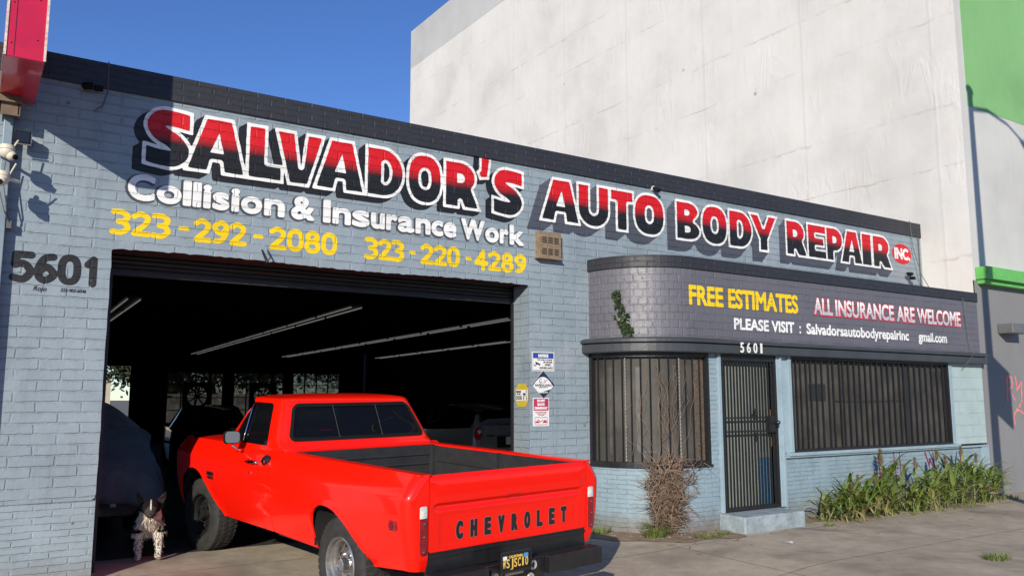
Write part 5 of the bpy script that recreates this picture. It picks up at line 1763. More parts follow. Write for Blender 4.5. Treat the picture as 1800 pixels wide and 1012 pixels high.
mb = MB(); mb.box(0, .08, -.04, .0, -.025, .025); mb.tube([(.03, 0, 0), (.03, .05, 0)], .015); mb.build('camera_base', M_gasket, cm, bevel=.006)
cm = thing('wall_camera', 'tiny black bullet camera under the parapet above the word auto', 'camera', (8.06, 8.62, 4.63))
mb = MB(); mb.cyl((0, 0, .0), (.03, -.09, -.05), .03, n=12); mb.build('camera_head', M_gasket, cm)
mb = MB(); mb.cyl((0, .03, 0), (0, -.01, 0), .035, n=12); mb.cyl((-.13, .03, .03), (-.13, .015, .03), .028, n=12); mb.build('camera_base', M_white_metal, cm)
cm = thing('flood_light', 'small dark twin flood light by the roof corner near the white wall', 'flood light', (14.22, 8.6, 3.86))
mb = MB(); mb.box(-.09, .03, -.10, -.03, -.0, .05); mb.box(.0, .10, -.10, -.03, -.07, -.02); mb.build('lamp_body', M_gasket, cm, bevel=.008)
mb = MB(); mb.tube([(.05, -.04, 0), (.06, .04, .0)], .012); mb.build('lamp_bracket', M_cable, cm)

# ------------------------------------------------------------------ notices on the wall
M_sw = pmat('white_sign_face', (0.74, 0.74, 0.72), rough=0.4, var=0.06, dirt=0.12)
M_sblue = pmat('blue_sign_ink', (0.02, 0.06, 0.36), rough=0.4)
M_snavy = pmat('navy_sign_ink', (0.018, 0.025, 0.06), rough=0.4)
M_sblack = pmat('black_sign_ink', (0.02, 0.02, 0.02), rough=0.45)
M_sred = pmat('crimson_sign_ink', (0.42, 0.035, 0.09), rough=0.4)
M_syel = pmat('yellow_sign_face', (0.55, 0.42, 0.045), rough=0.4, var=0.1, dirt=0.2)
SY0 = WY - .004


def flat(name, sdf, box, mat, layer, parent, step=.0025, place=None, solid=None):
    vv, ff = ms(sdf, *box, step)
    pl_ = place or (lambda a, b, o: (a, SY0 - o, b))
    return obj(name, [pl_(a, b, .0016 * layer) for a, b in vv], ff, mat, parent, wc=True, solid=solid)


s1 = thing('wall_notice', 'white and blue video surveillance notice, topmost on the wall', 'sign', (6.13, SY0, 2.0))
bx = (5.94, 6.32, 1.98, 2.25)
flat('board', lambda U, V: sd_rbox(U, V, 6.129, 2.117, .173, .121, .012), bx, M_sw, 1, s1, solid=.003)
flat('border', lambda U, V: np.abs(sd_rbox(U, V, 6.129, 2.117, .161, .109, .006)) - .0022, bx, M_sblack, 2, s1)
flat('heading', lambda U, V: sd_rbox(U, V, 6.129, 2.190, .155, .032, .004), bx, M_sblack, 2, s1)
flat('oval', lambda U, V: sd_rbox(U, V, 6.129, 2.190, .150, .028, .027), bx, M_sblue, 3, s1)
flat('lettering', text_sdf([('NOTICE', 6.05, 6.205)], 2.171, .040, .0042), bx, M_sw, 4, s1, .002)
flat('lettering', text_sdf([('THIS AREA IS UNDER', 6.03, 6.27, 2.133, .014), ('24 HOUR', 6.13, 6.27, 2.098, .026), ('VIDEO', 6.15, 6.25, 2.064, .026), ('SURVEILLANCE', 6.07, 6.275, 2.026, .024)], 2.1, .02, .0016), bx, M_sblack, 2, s1, .0016)
flat('camera_symbol', lambda U, V: np.minimum(sd_poly(U, V, [[(6.01, 2.115), (6.085, 2.085), (6.078, 2.066), (6.005, 2.092)]]), sd_line(U, V, [(6.03, 2.085), (6.0, 2.06), (5.985, 2.08)]) - .005), bx, M_sblack, 2, s1)
s2 = thing('security_sign', 'white and navy diamond alarm company sign below the surveillance notice', 'sign', (6.127, SY0, 1.83))
bx = (5.93, 6.33, 1.64, 2.02)
dia = lambda U, V: (np.abs(U - 6.127) + np.abs(V - 1.828) - .176) * .7071
flat('board', dia, bx, M_sw, 2, s2, solid=.003)
flat('navy_tip', lambda U, V: np.maximum(dia(U, V) + .002, np.minimum(1.925 - .8 * (U - 6.12) ** 2 * 6 - V, 9)), bx, M_snavy, 3, s2)
flat('navy_tip', lambda U, V: np.maximum(dia(U, V) + .002, V - (1.742 + .25 * (U - 6.127))), bx, M_snavy, 3, s2)
flat('lettering', text_sdf([('SAFEGUARD', 6.0, 6.255, 1.806, .028), ('SECURITY', 6.06, 6.20, 1.788, .011)], 1.8, .02, .0016), bx, M_sblack, 3, s2, .0016)
flat('lettering', text_sdf([('800.669.7779', 6.07, 6.19)], 1.722, .017, .0013), bx, M_sw, 4, s2, .0014)
flat('emblem', strokes([arc(6.09, 1.875, .022, .026, 60, 300, 8), [(6.09, 1.865), (6.11, 1.865)], [(6.14, 1.885), (6.15, 1.88)], [(6.175, 1.885), (6.185, 1.88)]], .005), bx, M_snavy, 3, s2)
flat('emblem', strokes([[(6.13, 1.85), (6.16, 1.865)]], .008), bx, M_sred, 3, s2)
s3 = thing('driveway_sign', 'white and crimson do not block driveway sign, lowest on the wall', 'sign', (6.09, SY0, 1.31))
bx = (5.95, 6.24, 1.29, 1.68)
flat('board', lambda U, V: sd_rbox(U, V, 6.091, 1.487, .124, .176, .012), bx, M_sw, 1, s3, solid=.003)
flat('heading', lambda U, V: sd_rbox(U, V, 6.091, 1.578, .114, .074, .004), bx, M_sred, 2, s3)
flat('lettering', text_sdf([('DO NOT', 6.03, 6.15, 1.612, .030), ('BLOCK', 6.035, 6.148, 1.566, .032), ('DRIVEWAY', 5.99, 6.19, 1.518, .034)], 1.6, .03, .0030), bx, M_sw, 3, s3, .002)
flat('lettering', text_sdf([('UNAUTHORIZED VEHICLES', 6.0, 6.185, 1.478, .012), ('TOWED AT OWNER', 6.02, 6.165, 1.460, .012), ('EXPENSE', 6.05, 6.14, 1.443, .012)], 1.46, .012, .0008), bx, M_sred, 2, s3, .0014)
flat('tow_symbol', lambda U, V: np.minimum(np.abs(sd_rbox(U, V, 6.091, 1.375, .095, .045, .012)) - .003, np.minimum(np.minimum(sd_rbox(U, V, 6.035, 1.362, .032, .010, .004), sd_rbox(U, V, 6.148, 1.362, .032, .010, .004)), np.minimum(sd_line(U, V, [(6.03, 1.372), (6.045, 1.392), (6.09, 1.365), (6.115, 1.39)]) - .004, sd_rbox(U, V, 6.15, 1.378, .020, .008, .004)))), bx, M_sred, 2, s3)
s4 = thing('dog_sign', 'yellow octagonal beware of the dog sign on the door reveal', 'sign', (5.917, 8.81, 1.70))
XJ = 5.917
PJ = lambda a, b, o: (XJ - o, a, b)
oc = [(-.145, -.07), (-.085, -.145), (.085, -.145), (.145, -.07), (.145, .07), (.085, .145), (-.085, .145), (-.145, .07)]
O8 = [(8.815 - a, 1.695 + b) for a, b in oc]
bx = (8.65, 8.98, 1.53, 1.86)
flat('board', lambda U, V: sd_poly(U, V, [O8]), bx, M_syel, 1, s4, .004, PJ)
flat('panel', lambda U, V: sd_rbox(U, V, 8.815, 1.695, .133, .068, .01), bx, M_sw, 2, s4, .003, PJ)
TJ = lambda a, b, o: (XJ - o, 8.815 - (a - 8.815), b)
flat('lettering', text_sdf([('BEWARE', 8.69, 8.80, 1.728, .024), ('OF THE', 8.70, 8.79, 1.702, .018), ('DOG', 8.69, 8.82, 1.640, .050)], 1.7, .03, .003), bx, M_sblack, 3, s4, .0022, TJ)
flat('dog_symbol', strokes([[(8.86, 1.64), (8.87, 1.70), (8.91, 1.71), (8.92, 1.75)], [(8.91, 1.71), (8.93, 1.64)], [(8.85, 1.71), (8.88, 1.72)]], .009), bx, M_sblack, 3, s4, .003, TJ)

# ------------------------------------------------------------------ street lamp outside the picture, throws its shadow on the neighbour
d = 3.5
sl = thing('street_lamp', 'tall grey street lamp at the pavement edge', 'street lamp', (15.10 - .98 * d, 7.735 - d, 0))
M_pole = pmat('galvanised_pole', (0.28, 0.29, 0.29), rough=0.45, metal=0.5)
mb = MB(); mb.tube([(0, 0, 0), (0, 0, 4.5), (0, 0, 9.15)], [.105, .085, .06], 14); mb.cyl((0, 0, 0), (0, 0, .25), .17, .14, 14); mb.sphere((0, 0, 9.2), .09, 10, 8); mb.build('pole', M_pole, sl, smooth=True, sharp=40)
mb = MB(); mb.tube([(0, 0, 8.85), (0, -.6, 9.25), (0, -1.3, 9.5), (0, -1.9, 9.55)], [.04, .035, .03, .03], 8); mb.build('arm', M_pole, sl, smooth=True)
mb = MB(); mb.sphere((0, -2.05, 9.52), .2, 12, 8, (.55, 1.6, .45)); mb.build('lamp_head', M_pole, sl, smooth=True)
mb = MB(); mb.box(-.02, .02, -.62, -.10, 3.35, 4.35); mb.build('sign_panel', M_white_metal, sl)

# ------------------------------------------------------------------ fittings inside the workshop
M_tube = pmat('dim_fluorescent_tube', (0.75, 0.75, 0.70), rough=0.4, emit=0.15)
M_fix = pmat('dusty_batten', (0.05, 0.05, 0.05), rough=0.6)
proto = thing('tube_light', 'twin tube batten light in the row over the red truck', 'tube light', (0, 0, 0), 0, 'tube lights under the ceiling')
mb = MB(); mb.box(-.14, .14, -1.08, 1.08, .03, .07); mb.build('batten', M_fix, proto)
for s_ in (-1, 1):
    mb = MB(); mb.cyl((.10 * s_, -1.06, 0), (.10 * s_, 1.06, 0), .013, n=8); mb.build('tube', M_tube, proto)
first = True
for lab, (xa, ya), (xb, yb) in (('twin tube batten light in the row over the red truck', (5.89, 14.15), (7.14, 33.2)), ('twin tube batten light in the row right of the truck cab', (9.45, 14.4), (10.6, 33.0)),
                                ('twin tube batten light in the row nearest the right wall', (13.2, 20.3), (14.1, 31.4)), ('twin tube batten light in the row behind the left pier', (2.28, 15.0), (2.5, 22.0))):
    n = int((yb - ya) / 2.3) + 1
    for i in range(n):
        t = (i * 2.3 + 1.1) / (yb - ya)
        if t > 1.02: break
        o = proto if first else copy_tree(proto)
        first = False
        o.location = (xa + (xb - xa) * t, ya + (yb - ya) * t, 3.30)
        o.rotation_euler = (0, 0, -math.atan2(xb - xa, yb - ya))
        o['label'] = lab
for i, (x, y) in enumerate(((7.30, 32.5), (9.75, 32.5))):
    o = thing('exhaust_fan', ('square black exhaust fan standing before the left grid window', 'square black exhaust fan standing before the middle grid window')[i], 'fan', (x, y, .06), 0, 'exhaust fans at the rear windows')
    vv, ff = ms(lambda U, V: np.maximum(sd_rbox(U, V, 0, 1.69, .52, .53, .02), -(np.hypot(U, V - 1.69) - .36)), -.6, .6, 1.1, 2.3, .03)
    obj('fan_housing', [(a, 0, b) for a, b in vv], ff, M_slat, o, solid=.12)
    mb = MB()
    for k in range(8):
        a = 2 * PI * k / 8 + .2; mb.box(.06, .36, -.02, .02, -.022, .022, T=Matrix.Translation((0, 0, 1.69)) @ Matrix.Rotation(a, 4, 'Y'))
    mb.cyl((0, -.05, 1.69), (0, .05, 1.69), .08, n=14)
    mb.build('fan_blade', M_slat, o)
    mb = MB()
    for sx in (-.45, .45): mb.box(sx - .03, sx + .03, -.05, .05, 0, 1.17)
    mb.build('stand', M_slat, o)


# ------------------------------------------------------------------ cars in the workshop
def loft_car(root, st, paint_m, glass_m, lab=''):
    """st: stations (x, zlow, zbelt, zroof, w, wroof, glassflag)"""
    rings = []
    for (x, zl, zb, zr, w, wr, g) in st:
        h = [(0, zl), (.82 * w, zl), (.97 * w, zl + .10), (w, (zl + zb) / 2), (.97 * w, zb), (wr, zr - .05), (.82 * wr, zr - .005), (0, zr + .012)]
        rings.append([(x, y, z) for y, z in h] + [(x, -y, z) for y, z in h[-2:0:-1]])
    V = [p for r_ in rings for p in r_]; n = len(rings[0])
    fb, fg = [], []
    for i in range(len(rings) - 1):
        g = st[i][6] or st[i + 1][6]
        tallc = min(st[i][3] - st[i][2], st[i + 1][3] - st[i + 1][2]) > .20
        slope = abs(st[i + 1][3] - st[i][3]) / max(.01, abs(st[i + 1][0] - st[i][0])) > .35 and max(st[i][3] - st[i][2], st[i + 1][3] - st[i + 1][2]) > .25
        for k in range(n):
            k2 = (k + 1) % n
            q = (i * n + k, i * n + k2, (i + 1) * n + k2, (i + 1) * n + k)
            side = k in (4, n - 5)
            top = k in (5, 6, 7, 8)
            (fg if (side and tallc) or (top and slope) else fb).append(q)
    fb.append(tuple(range(n))[::-1]); fb.append(tuple((len(rings) - 1) * n + k for k in range(n)))
    obj('body', V, fb, paint_m, root, smooth=True, sharp=38)
    if fg: obj('window_glass', V, fg, glass_m, root, smooth=True, sharp=38)


def car_wheels(root, xs_, w, r_=.31):
    for x in xs_:
        for s_ in (1, -1):
            mb = MB(); mb.lathe([(-.09, .2), (-.10, r_ - .03), (-.07, r_), (.07, r_), (.10, r_ - .03), (.09, .2)], (x, (w - .10) * s_, r_), 'y', 28); o = mb.build('wheel', M_rubber, root, smooth=True)
            mb = MB(); mb.lathe([(.06 * s_, .2), (.085 * s_, .19), (.06 * s_, .08), (.07 * s_, .0)], (x, (w - .10) * s_, r_), 'y', 20); q = mb.build('rim', M_steel, None, smooth=True); q.parent = o


M_grycar = pmat('grey_car_paint', (0.36, 0.36, 0.37), rough=0.3, metal=0.3, coat=0.8)
hb = thing('hatchback_car', 'dark grey hatchback seen from behind at the right of the workshop', 'car', (9.17, 14.0, .064), R(84))
loft_car(hb, [(0.0, .32, .98, 1.02, .80, .66, 0), (.04, .28, 1.02, 1.20, .85, .64, 0), (.22, .24, 1.02, 1.365, .865, .62, 0), (1.2, .20, .98, 1.47, .872, .62, 0), (1.9, .20, .95, 1.485, .872, .62, 0), (2.6, .20, .93, 1.40, .872, .60, 0), (3.4, .22, .93, .98, .86, .66, 0), (4.2, .24, .74, .78, .80, .62, 0), (4.45, .30, .58, .62, .62, .5, 0)], M_grycar, M_tint)
car_wheels(hb, (.85, 3.55), .872)
for s_ in (1, -1):
    L_ = [(.80, 1.26), (.755, 1.27), (.70, .95), (.69, .70), (.76, .70), (.835, .82), (.86, .97)]
    for nm, mt, pl_, o_ in (('tail_lamp', pmat('smoky_lamp_cover', (0.26, 0.26, 0.24), rough=0.15, coat=1.0), [spline(L_, 5, True)], .0), ('lamp_ring', pmat('bright_red_lens', (0.60, 0.01, 0.03), rough=0.15, coat=1.0), [ell(.765, .915, .075, .12, 2, 24)], .012), ('lamp_bulb', M_white_metal, [ell(.745, .955, .038, .042, 2, 20)], .022)):
        vv, ff = ms(lambda U, V: sd_poly(U, V, pl_), .6, .95, .6, 1.35, .012)
        P = [(-.035 - o_ + .16 * max(0, b - 1.0) + .35 * max(0, a - .72) ** 1.2, a * s_, b) for a, b in vv]
        obj(nm, P, ff if s_ < 0 else [q[::-1] for q in ff], mt, hb, solid=.01)
mb = MB(); mb.box(-.03, .0, -.34, .34, .64, .86); mb.build('plate_recess', M_under, hb)
mb = MB(); mb.box(-.036, -.031, -.16, .16, .70, .85); pq = mb.build('number_plate', M_pw, hb)
vv, ff = ms(text_sdf([('99', -.06, .06)], .73, .08, .006), -.15, .15, .7, .85, .006)
obj('plate_number', [(-.038, -a, b) for a, b in vv], ff, M_sblack, pq)
mb = MB(); mb.box(-.05, .10, -.62, .62, 1.055, 1.075); mb.build('spoiler', M_grycar, hb)
vv, ff = ms(text_sdf([('hybrid', .40, .56)], .855, .035, .002), .36, .6, .84, .90, .004)
obj('badge', [(-.037, -a + .98, b) for a, b in vv], ff, M_chrome, hb)

M_darkcar = pmat('black_car_paint', (0.02, 0.02, 0.022), rough=0.25, coat=1.0)
sc_ = thing('parked_car', 'black saloon car parked deep in the workshop beyond the truck bonnet', 'car', (5.0, 21.8, .064), R(-98))
loft_car(sc_, [(0, .35, .85, .92, .78, .6, 0), (.1, .28, .95, 1.0, .86, .64, 0), (.9, .22, .97, 1.04, .88, .64, 0), (1.5, .2, .96, 1.40, .88, .60, 0), (2.3, .2, .95, 1.45, .88, .60, 0), (2.9, .2, .94, 1.35, .88, .58, 0), (3.6, .22, .94, .99, .87, .64, 0), (4.4, .25, .80, .85, .80, .6, 0), (4.6, .32, .62, .66, .66, .5, 0)], M_darkcar, M_tint)
car_wheels(sc_, (.9, 3.7), .88)
for s_ in (1, -1):
    mb = MB(); mb.sphere((4.45, .58 * s_, .70), .12, 10, 8, (.6, 1.3, .6)); mb.build('headlight', M_clearlens, sc_, smooth=True)

# car under a cover
cv = thing('covered_car', 'tall car under a dark fitted fabric cover behind the left pier', 'car', (1.02, 10.55, .064), R(90))
CX = [0.0, .015, .05, .18, .75, .95, 1.62, 2.0, 3.4, 4.2, 4.35]
CTOP = [.62, .78, .88, .95, 1.14, 1.22, 1.62, 1.70, 1.68, 1.25, .6]
CHM = [.55, .55, .54, .52, .40, .36, .34, .34, .34, .36, .5]
CWD = [.86, .90, .96, 1.02, 1.07, 1.07, 1.06, 1.05, 1.05, 1.0, .9]
nl, na = 90, 64
V = []
for i in range(nl):
    x = 4.35 * (i / (nl - 1)) ** 1.5
    zt = float(np.interp(x, CX, CTOP)); hm = float(np.interp(x, CX, CHM)); w = float(np.interp(x, CX, CWD))
    for k in range(na):
        a = PI * k / (na - 1)
        ca, sa = math.cos(a), math.sin(a)
        e = .48
        yy = w * math.copysign(abs(ca) ** e, ca); zz_ = hm + (zt - hm) * abs(sa) ** e
        yy *= 1 - .40 * max(0, zz_ - 1.20) / .48
        yy += .10 * math.copysign(1, yy) * math.exp(-((x - 1.05) / .16) ** 2 - ((zz_ - 1.14) / .10) ** 2)
        hang = max(0, 1 - (zz_ - hm) / .45)
        fold = .07 * hang * math.sin(x * 17 + 3 * math.sin(x * 5) + k * .1) + .012 * math.sin(yy * 9 + x * 6) * math.sin(x * 11)
        nx_ = -.05 if x < .05 else 0
        ripple = .10 * math.sin(yy * 13 + 2 * math.sin(yy * 4)) * max(0, 1 - x / .2) * max(0, 1 - (zz_ - hm) / .5)
        hemd = (.05 * math.sin(yy * 3.1 + 1.0) - .20 * max(0, min(1, (.15 - yy) / .5))) * hang * max(0, 1 - x / 1.2)
        V.append((x + nx_ - abs(ripple), yy + fold * (1 if yy > 0 else -1), zz_ + .010 * math.sin(x * 8 + yy * 7) + hemd))
F_ = [(i * na + k, i * na + k + 1, (i + 1) * na + k + 1, (i + 1) * na + k) for i in range(nl - 1) for k in range(na - 1)]
obj('car_cover', V, F_, pmat('charcoal_cover_fabric', (0.165, 0.16, 0.168), rough=0.75, var=0.25, scale=4, bump=0.03, bscale=7, sheen=0.3), cv, smooth=True, solid=-.006)
mb = MB(); mb.box(.02, .20, -.92, .92, .48, .66); mb.build('front_bumper', M_white_metal, cv, bevel=.03)
mb = MB(); mb.box(.0, .15, -.88, .88, .26, .47)
mb.build('lower_grille', M_blackpaint, cv, bevel=.02)
mb = MB(); mb.box(-.012, .0, -.66, -.30, .36, .44); q = mb.build('plate_bracket', M_slat, cv)
mb = MB(); mb.box(-.016, -.013, -.52, -.46, .38, .45); mb.build('paper_tag', M_white_metal, cv)
car_wheels(cv, (.85, 3.4), .95, .34)
cup = thing('paper_cup', 'small pale paper cup stuck on the bonnet of the covered car', 'cup', (1.40, 11.22, 1.205))
mb = MB(); mb.lathe([(0, .0), (0, .03), (.11, .042), (.112, .0)], (0, 0, 0), 'z', 20); mb.build('cup_body', M_white_metal, cup, smooth=True, sharp=40)
mb = MB(); mb.lathe([(.105, .045), (.122, .045), (.125, .035), (.125, 0)], (0, 0, 0), 'z', 20); mb.build('cup_lid', M_sw, cup, smooth=True, sharp=40)


# ------------------------------------------------------------------ vegetation helpers
def leafmat(name, c1, c2, rough=0.5, trans=0.25):
    m, nt, p = newmat(name)
    g = N(nt, 'ShaderNodeNewGeometry')
    cr = ramp(nt, [(0.0, c1), (0.55, tuple((a + b) / 2 for a, b in zip(c1, c2))), (1.0, c2)])
    nt.links.new(g.outputs['Random Per Island'], cr.inputs[0])
    nt.links.new(cr.outputs[0], p.inputs['Base Color'])
    p.inputs['Roughness'].default_value = rough
    tl_ = nt.nodes.new('ShaderNodeBsdfTranslucent'); nt.links.new(cr.outputs[0], tl_.inputs[0])
    mx = nt.nodes.new('ShaderNodeMixShader'); mx.inputs[0].default_value = trans
    nt.links.new(p.outputs[0], mx.inputs[1]); nt.links.new(tl_.outputs[0], mx.inputs[2])
    nt.links.new(mx.outputs[0], nt.nodes['Material Output'].inputs[0])
    return m


def blade(mb, base, az, length, width, lift, droop, seg=7, fold=.25, twist=0.0):
    """arching strip leaf with a mid fold"""
    p = Vector(base); el = lift
    L = []
    for i in range(seg + 1):
        t = i / seg
        a2 = az + twist * t
        d = Vector((math.cos(a2) * math.cos(el), math.sin(a2) * math.cos(el), math.sin(el)))
        sd = Vector((-math.sin(a2), math.cos(a2), 0))
        w = width * (min(1, .45 + t * 2.4)) * (1 - t ** 2.2) + .001
        n = d.cross(sd)
        L.append((p + sd * w - n * fold * w, p.copy(), p - sd * w - n * fold * w))
        p = p + d * (length / seg)
        el -= droop / seg * (0.4 + 1.4 * t)
    b = len(mb.v)
    for t3 in L: mb.v += list(t3)
    for i in range(seg):
        for k in (0, 1):
            a = b + i * 3 + k
            mb.addf([a, a + 1, a + 4, a + 3], uv=[(0, 0)] * 4)


M_corn = leafmat('sorghum_leaf', (0.10, 0.165, 0.028), (0.27, 0.32, 0.09), 0.42)
M_corndry = leafmat('dry_leaf', (0.30, 0.22, 0.10), (0.42, 0.33, 0.17), 0.7)
M_stalk = pmat('yellow_green_stalk', (0.20, 0.24, 0.08), rough=0.55, var=0.3)
M_seed = leafmat('seed_head', (0.24, 0.17, 0.10), (0.36, 0.28, 0.18), 0.8)
M_grass = leafmat('weed_grass', (0.09, 0.15, 0.025), (0.22, 0.25, 0.07), 0.6)
rr_ = random.Random(3)
M_graf = None
spots = [(9.98, 7.40, .42, 0), (10.25, 7.25, .50, 1), (10.60, 7.35, .62, 1), (10.95, 7.28, .66, 1), (11.33, 7.45, .92, 2), (11.62, 7.22, .58, 0), (12.02, 7.28, .78, 1), (12.42, 7.25, .84, 1), (12.85, 7.30, .80, 1), (13.35, 7.34, .86, 1), (13.80, 7.35, .80, 1), (14.20, 7.38, .60, 0)]
labs = ['short yellowish sorghum clump nearest the door step', 'low sorghum clump second from the door step', 'sorghum clump with a dry drooping leaf at its foot', 'bushy green sorghum clump left of the tall seed head', 'tall sorghum stalk with the highest brown seed head under the window', 'low sorghum clump just right of the tall seed head', 'dense sorghum clump below the pink paint strokes', 'broad leaved sorghum clump in the middle of the plant row', 'broad leaved sorghum clump with thin pale plume below the window', 'dark leaved sorghum clump left of the white drain pipe', 'tall bushy sorghum clump in front of the drain pipe', 'last low sorghum clump beside the grey building corner']
for (x, y, hgt, kind), lab in zip(spots, labs):
    pt = thing('sorghum_plant', lab, 'plant', (x, y, 0), 0, 'sorghum plants along the wall')
    lm = MB(); dm = MB(); smb = MB(); hm_ = MB()
    ns = 4 if kind == 0 else 7
    for s_ in range(ns):
        bx_, by_ = rr_.uniform(-.22, .22), rr_.uniform(-.13, .16)
        hh = hgt * rr_.uniform(.6, 1.0) * .72
        lean = (rr_.uniform(-.12, .12), rr_.uniform(-.14, .06))
        smb.tube([(bx_, by_, 0), (bx_ + lean[0] * .5, by_ + lean[1] * .5, hh * .5), (bx_ + lean[0], by_ + lean[1], hh)], [.010, .008, .005], 5)
        for k in range(10):
            t = rr_.uniform(.05, 1.0)
            az = rr_.uniform(0, 2 * PI)
            if math.sin(az) > .5 and rr_.random() < .7: az = -az
            tgt = dm if (t < .4 and rr_.random() < .4) else lm
            blade(tgt, (bx_ + lean[0] * t, by_ + lean[1] * t, hh * t), az, rr_.uniform(.26, .56), rr_.uniform(.013, .034), rr_.uniform(.6, 1.35), rr_.uniform(1.0, 2.4), 7, .3, rr_.uniform(-.5, .5))
    for k in range(14):
        blade(lm if rr_.random() < .7 else dm, (rr_.uniform(-.28, .28), rr_.uniform(-.18, .12), 0), rr_.uniform(0, 2 * PI), rr_.uniform(.12, .3), .008, rr_.uniform(.4, 1.3), rr_.uniform(.5, 1.6), 5)
    heads = [(0, hgt)] if kind == 2 else ([(rr_.uniform(-.1, .1), hgt * rr_.uniform(.95, 1.1))] if kind == 1 else [])
    for hx_, hz_ in heads:
        smb.tube([(hx_, 0, 0), (hx_ + .01, 0, hz_ * .6), (hx_, 0, hz_)], [.009, .007, .004], 5)
        big = 1.0 if kind == 2 else .65
        for k in range(int(230 * big)):
            t = rr_.random(); az = rr_.uniform(0, 2 * PI)
            blade(hm_, (hx_, 0, hz_ - .26 * big + .24 * big * t), az, rr_.uniform(.05, .125) * big * (1.15 - .7 * t), .0065, rr_.uniform(.5, 1.2), .6, 3)
        if kind == 2:
            for k in range(5): blade(lm, (hx_, 0, hz_ * (.25 + .1 * k)), rr_.uniform(-PI, 0), .35, .02, 1.1, 2.4, 7)
    lm.build('foliage', M_corn, pt, smooth=True)
    smb.build('stalk', M_stalk, pt, smooth=True)
    if dm.f: dm.build('dry_foliage', M_corndry, pt, smooth=True)
    if hm_.f: hm_.build('seed_head', M_seed, pt)

# dead shrub by the curved window
M_twig = leafmat('dead_twigs', (0.13, 0.085, 0.055), (0.27, 0.195, 0.14), 0.85, 0.0)
sh = thing('dead_shrub', 'dead brown twiggy shrub against the curved office window', 'shrub', (7.34, 7.78, 0))
tb = MB(); tw = MB()
r2_ = random.Random(11)
for k in range(62):
    a = r2_.uniform(0, 2 * PI); b0 = Vector((.13 * math.cos(a), .07 * math.sin(a), 0))
    top = Vector((r2_.gauss(0.03, .19), r2_.uniform(-.28, .10), r2_.uniform(.45, 1.0)))
    mid = b0 * .9 + Vector((top.x * .25 + r2_.uniform(-.05, .05), top.y * .3, top.z * .5))
    tb.tube([b0, mid, (mid + top) / 2 + Vector((r2_.uniform(-.04, .04), r2_.uniform(-.04, .04), .02)), top], [r2_.uniform(.016, .030), .013, .008, .003], 5)
    for j in range(22):
        t = r2_.uniform(.12, 1)
        p = (b0.lerp(mid, t * 2) if t < .5 else mid.lerp(top, t * 2 - 1))
        d = Vector((r2_.gauss(0, 1), r2_.gauss(-.3, .8), r2_.gauss(.4, .7))).normalized() * r2_.uniform(.07, .24)
        q_ = p + d
        tw.tube([p, p + d * .55 + Vector((r2_.uniform(-.02, .02),) * 3), q_], [.0055, .004, .0015], 4, caps=False)
        if r2_.random() < .6:
            d2 = (d + Vector((r2_.gauss(0, .08), r2_.gauss(0, .08), r2_.gauss(0, .08)))) * .6
            tw.tube([p + d * .5, p + d * .5 + d2], [.003, .001], 4, caps=False)
tb.build('trunk', M_twig, sh, smooth=True)
tw.build('twigs', M_twig, sh)
# climbing remains over the screen
cl = thing('dry_creeper', 'thin dry creeper stems hanging over the curved window screen', 'creeper', (7.3, 7.8, 1.0))
mb = MB(); r3_ = random.Random(5)
for k in range(20):
    u = r3_.gauss(7.36, .16); z = r3_.uniform(.95, 1.3); P_ = []
    for i in range(9):
        P_.append((*bay(u, .012 + r3_.uniform(0, .02)), z)); z += r3_.uniform(.06, .14); u += r3_.gauss(0, .030)
        if z > 2.2: break
    if len(P_) > 2: mb.tube(P_, .0022, 4, caps=False)
mb.build('stems', M_twig, cl, wc=True)

# ivy sprig on the fascia
M_ivy = leafmat('ivy_leaf', (0.022, 0.042, 0.014), (0.060, 0.09, 0.030), 0.4)
iv = thing('ivy_sprig', 'leafy green ivy sprig growing up the curved purple fascia', 'ivy', (7.03, 8.15, 2.43))
mb = MB(); st_ = MB(); r4_ = random.Random(8)
path = spline([(6.93, 2.43), (6.95, 2.55), (6.88, 2.62), (6.90, 2.72), (6.84, 2.84), (6.80, 3.0)], 8)
st_.tube([(*bay(u, .02), z) for u, z in path], .005, 5)
for (u, z) in path:
    for k in range(4 if (z < 2.68 or z > 2.82) else 2):
        u2, z2 = u + r4_.gauss(0, .030), z + r4_.gauss(0, .022)
        c = Vector((*bay(u2, .03 + r4_.uniform(0, .05)), z2)); s_ = r4_.uniform(.018, .036)
        n_ = Vector((*bay(u2, 1.0), 0)) - Vector((*bay(u2, 0), 0)); n_ = (n_ + Vector((r4_.gauss(0, .5), r4_.gauss(0, .5), r4_.gauss(.2, .5)))).normalized()
        a_ = n_.orthogonal().normalized(); a_ = Matrix.Rotation(r4_.uniform(0, 6), 3, n_) @ a_; b_ = n_.cross(a_)
        mb.face([c - a_ * s_, c - b_ * s_ * .8 - a_ * s_ * .2, c + a_ * s_ * 1.2 - n_ * s_ * .3, c + b_ * s_ * .8 - a_ * s_ * .2], uv=[(0, 0)] * 4)
mb.build('leaves', M_ivy, iv, wc=True); st_.build('stem', M_twig, iv, wc=True)


def tuft(name, lab, x, y, n, r, h, seed, group='weed tufts in the dirt and paving', mat=None):
    q = thing(name, lab, 'grass', (x, y, ground_h(x, y)), 0, group)
    mb = MB(); g = random.Random(seed)
    for k in range(n):
        a = g.uniform(0, 2 * PI); d_ = r * math.sqrt(g.random())
        blade(mb, (d_ * math.cos(a), d_ * math.sin(a) * .7, -.005), a + g.gauss(0, .6), h * g.uniform(.5, 1.1), .0045 + h * .012, g.uniform(.7, 1.4), g.uniform(.3, 1.6), 4)
    mb.build('blades', mat or M_grass, q, smooth=True)


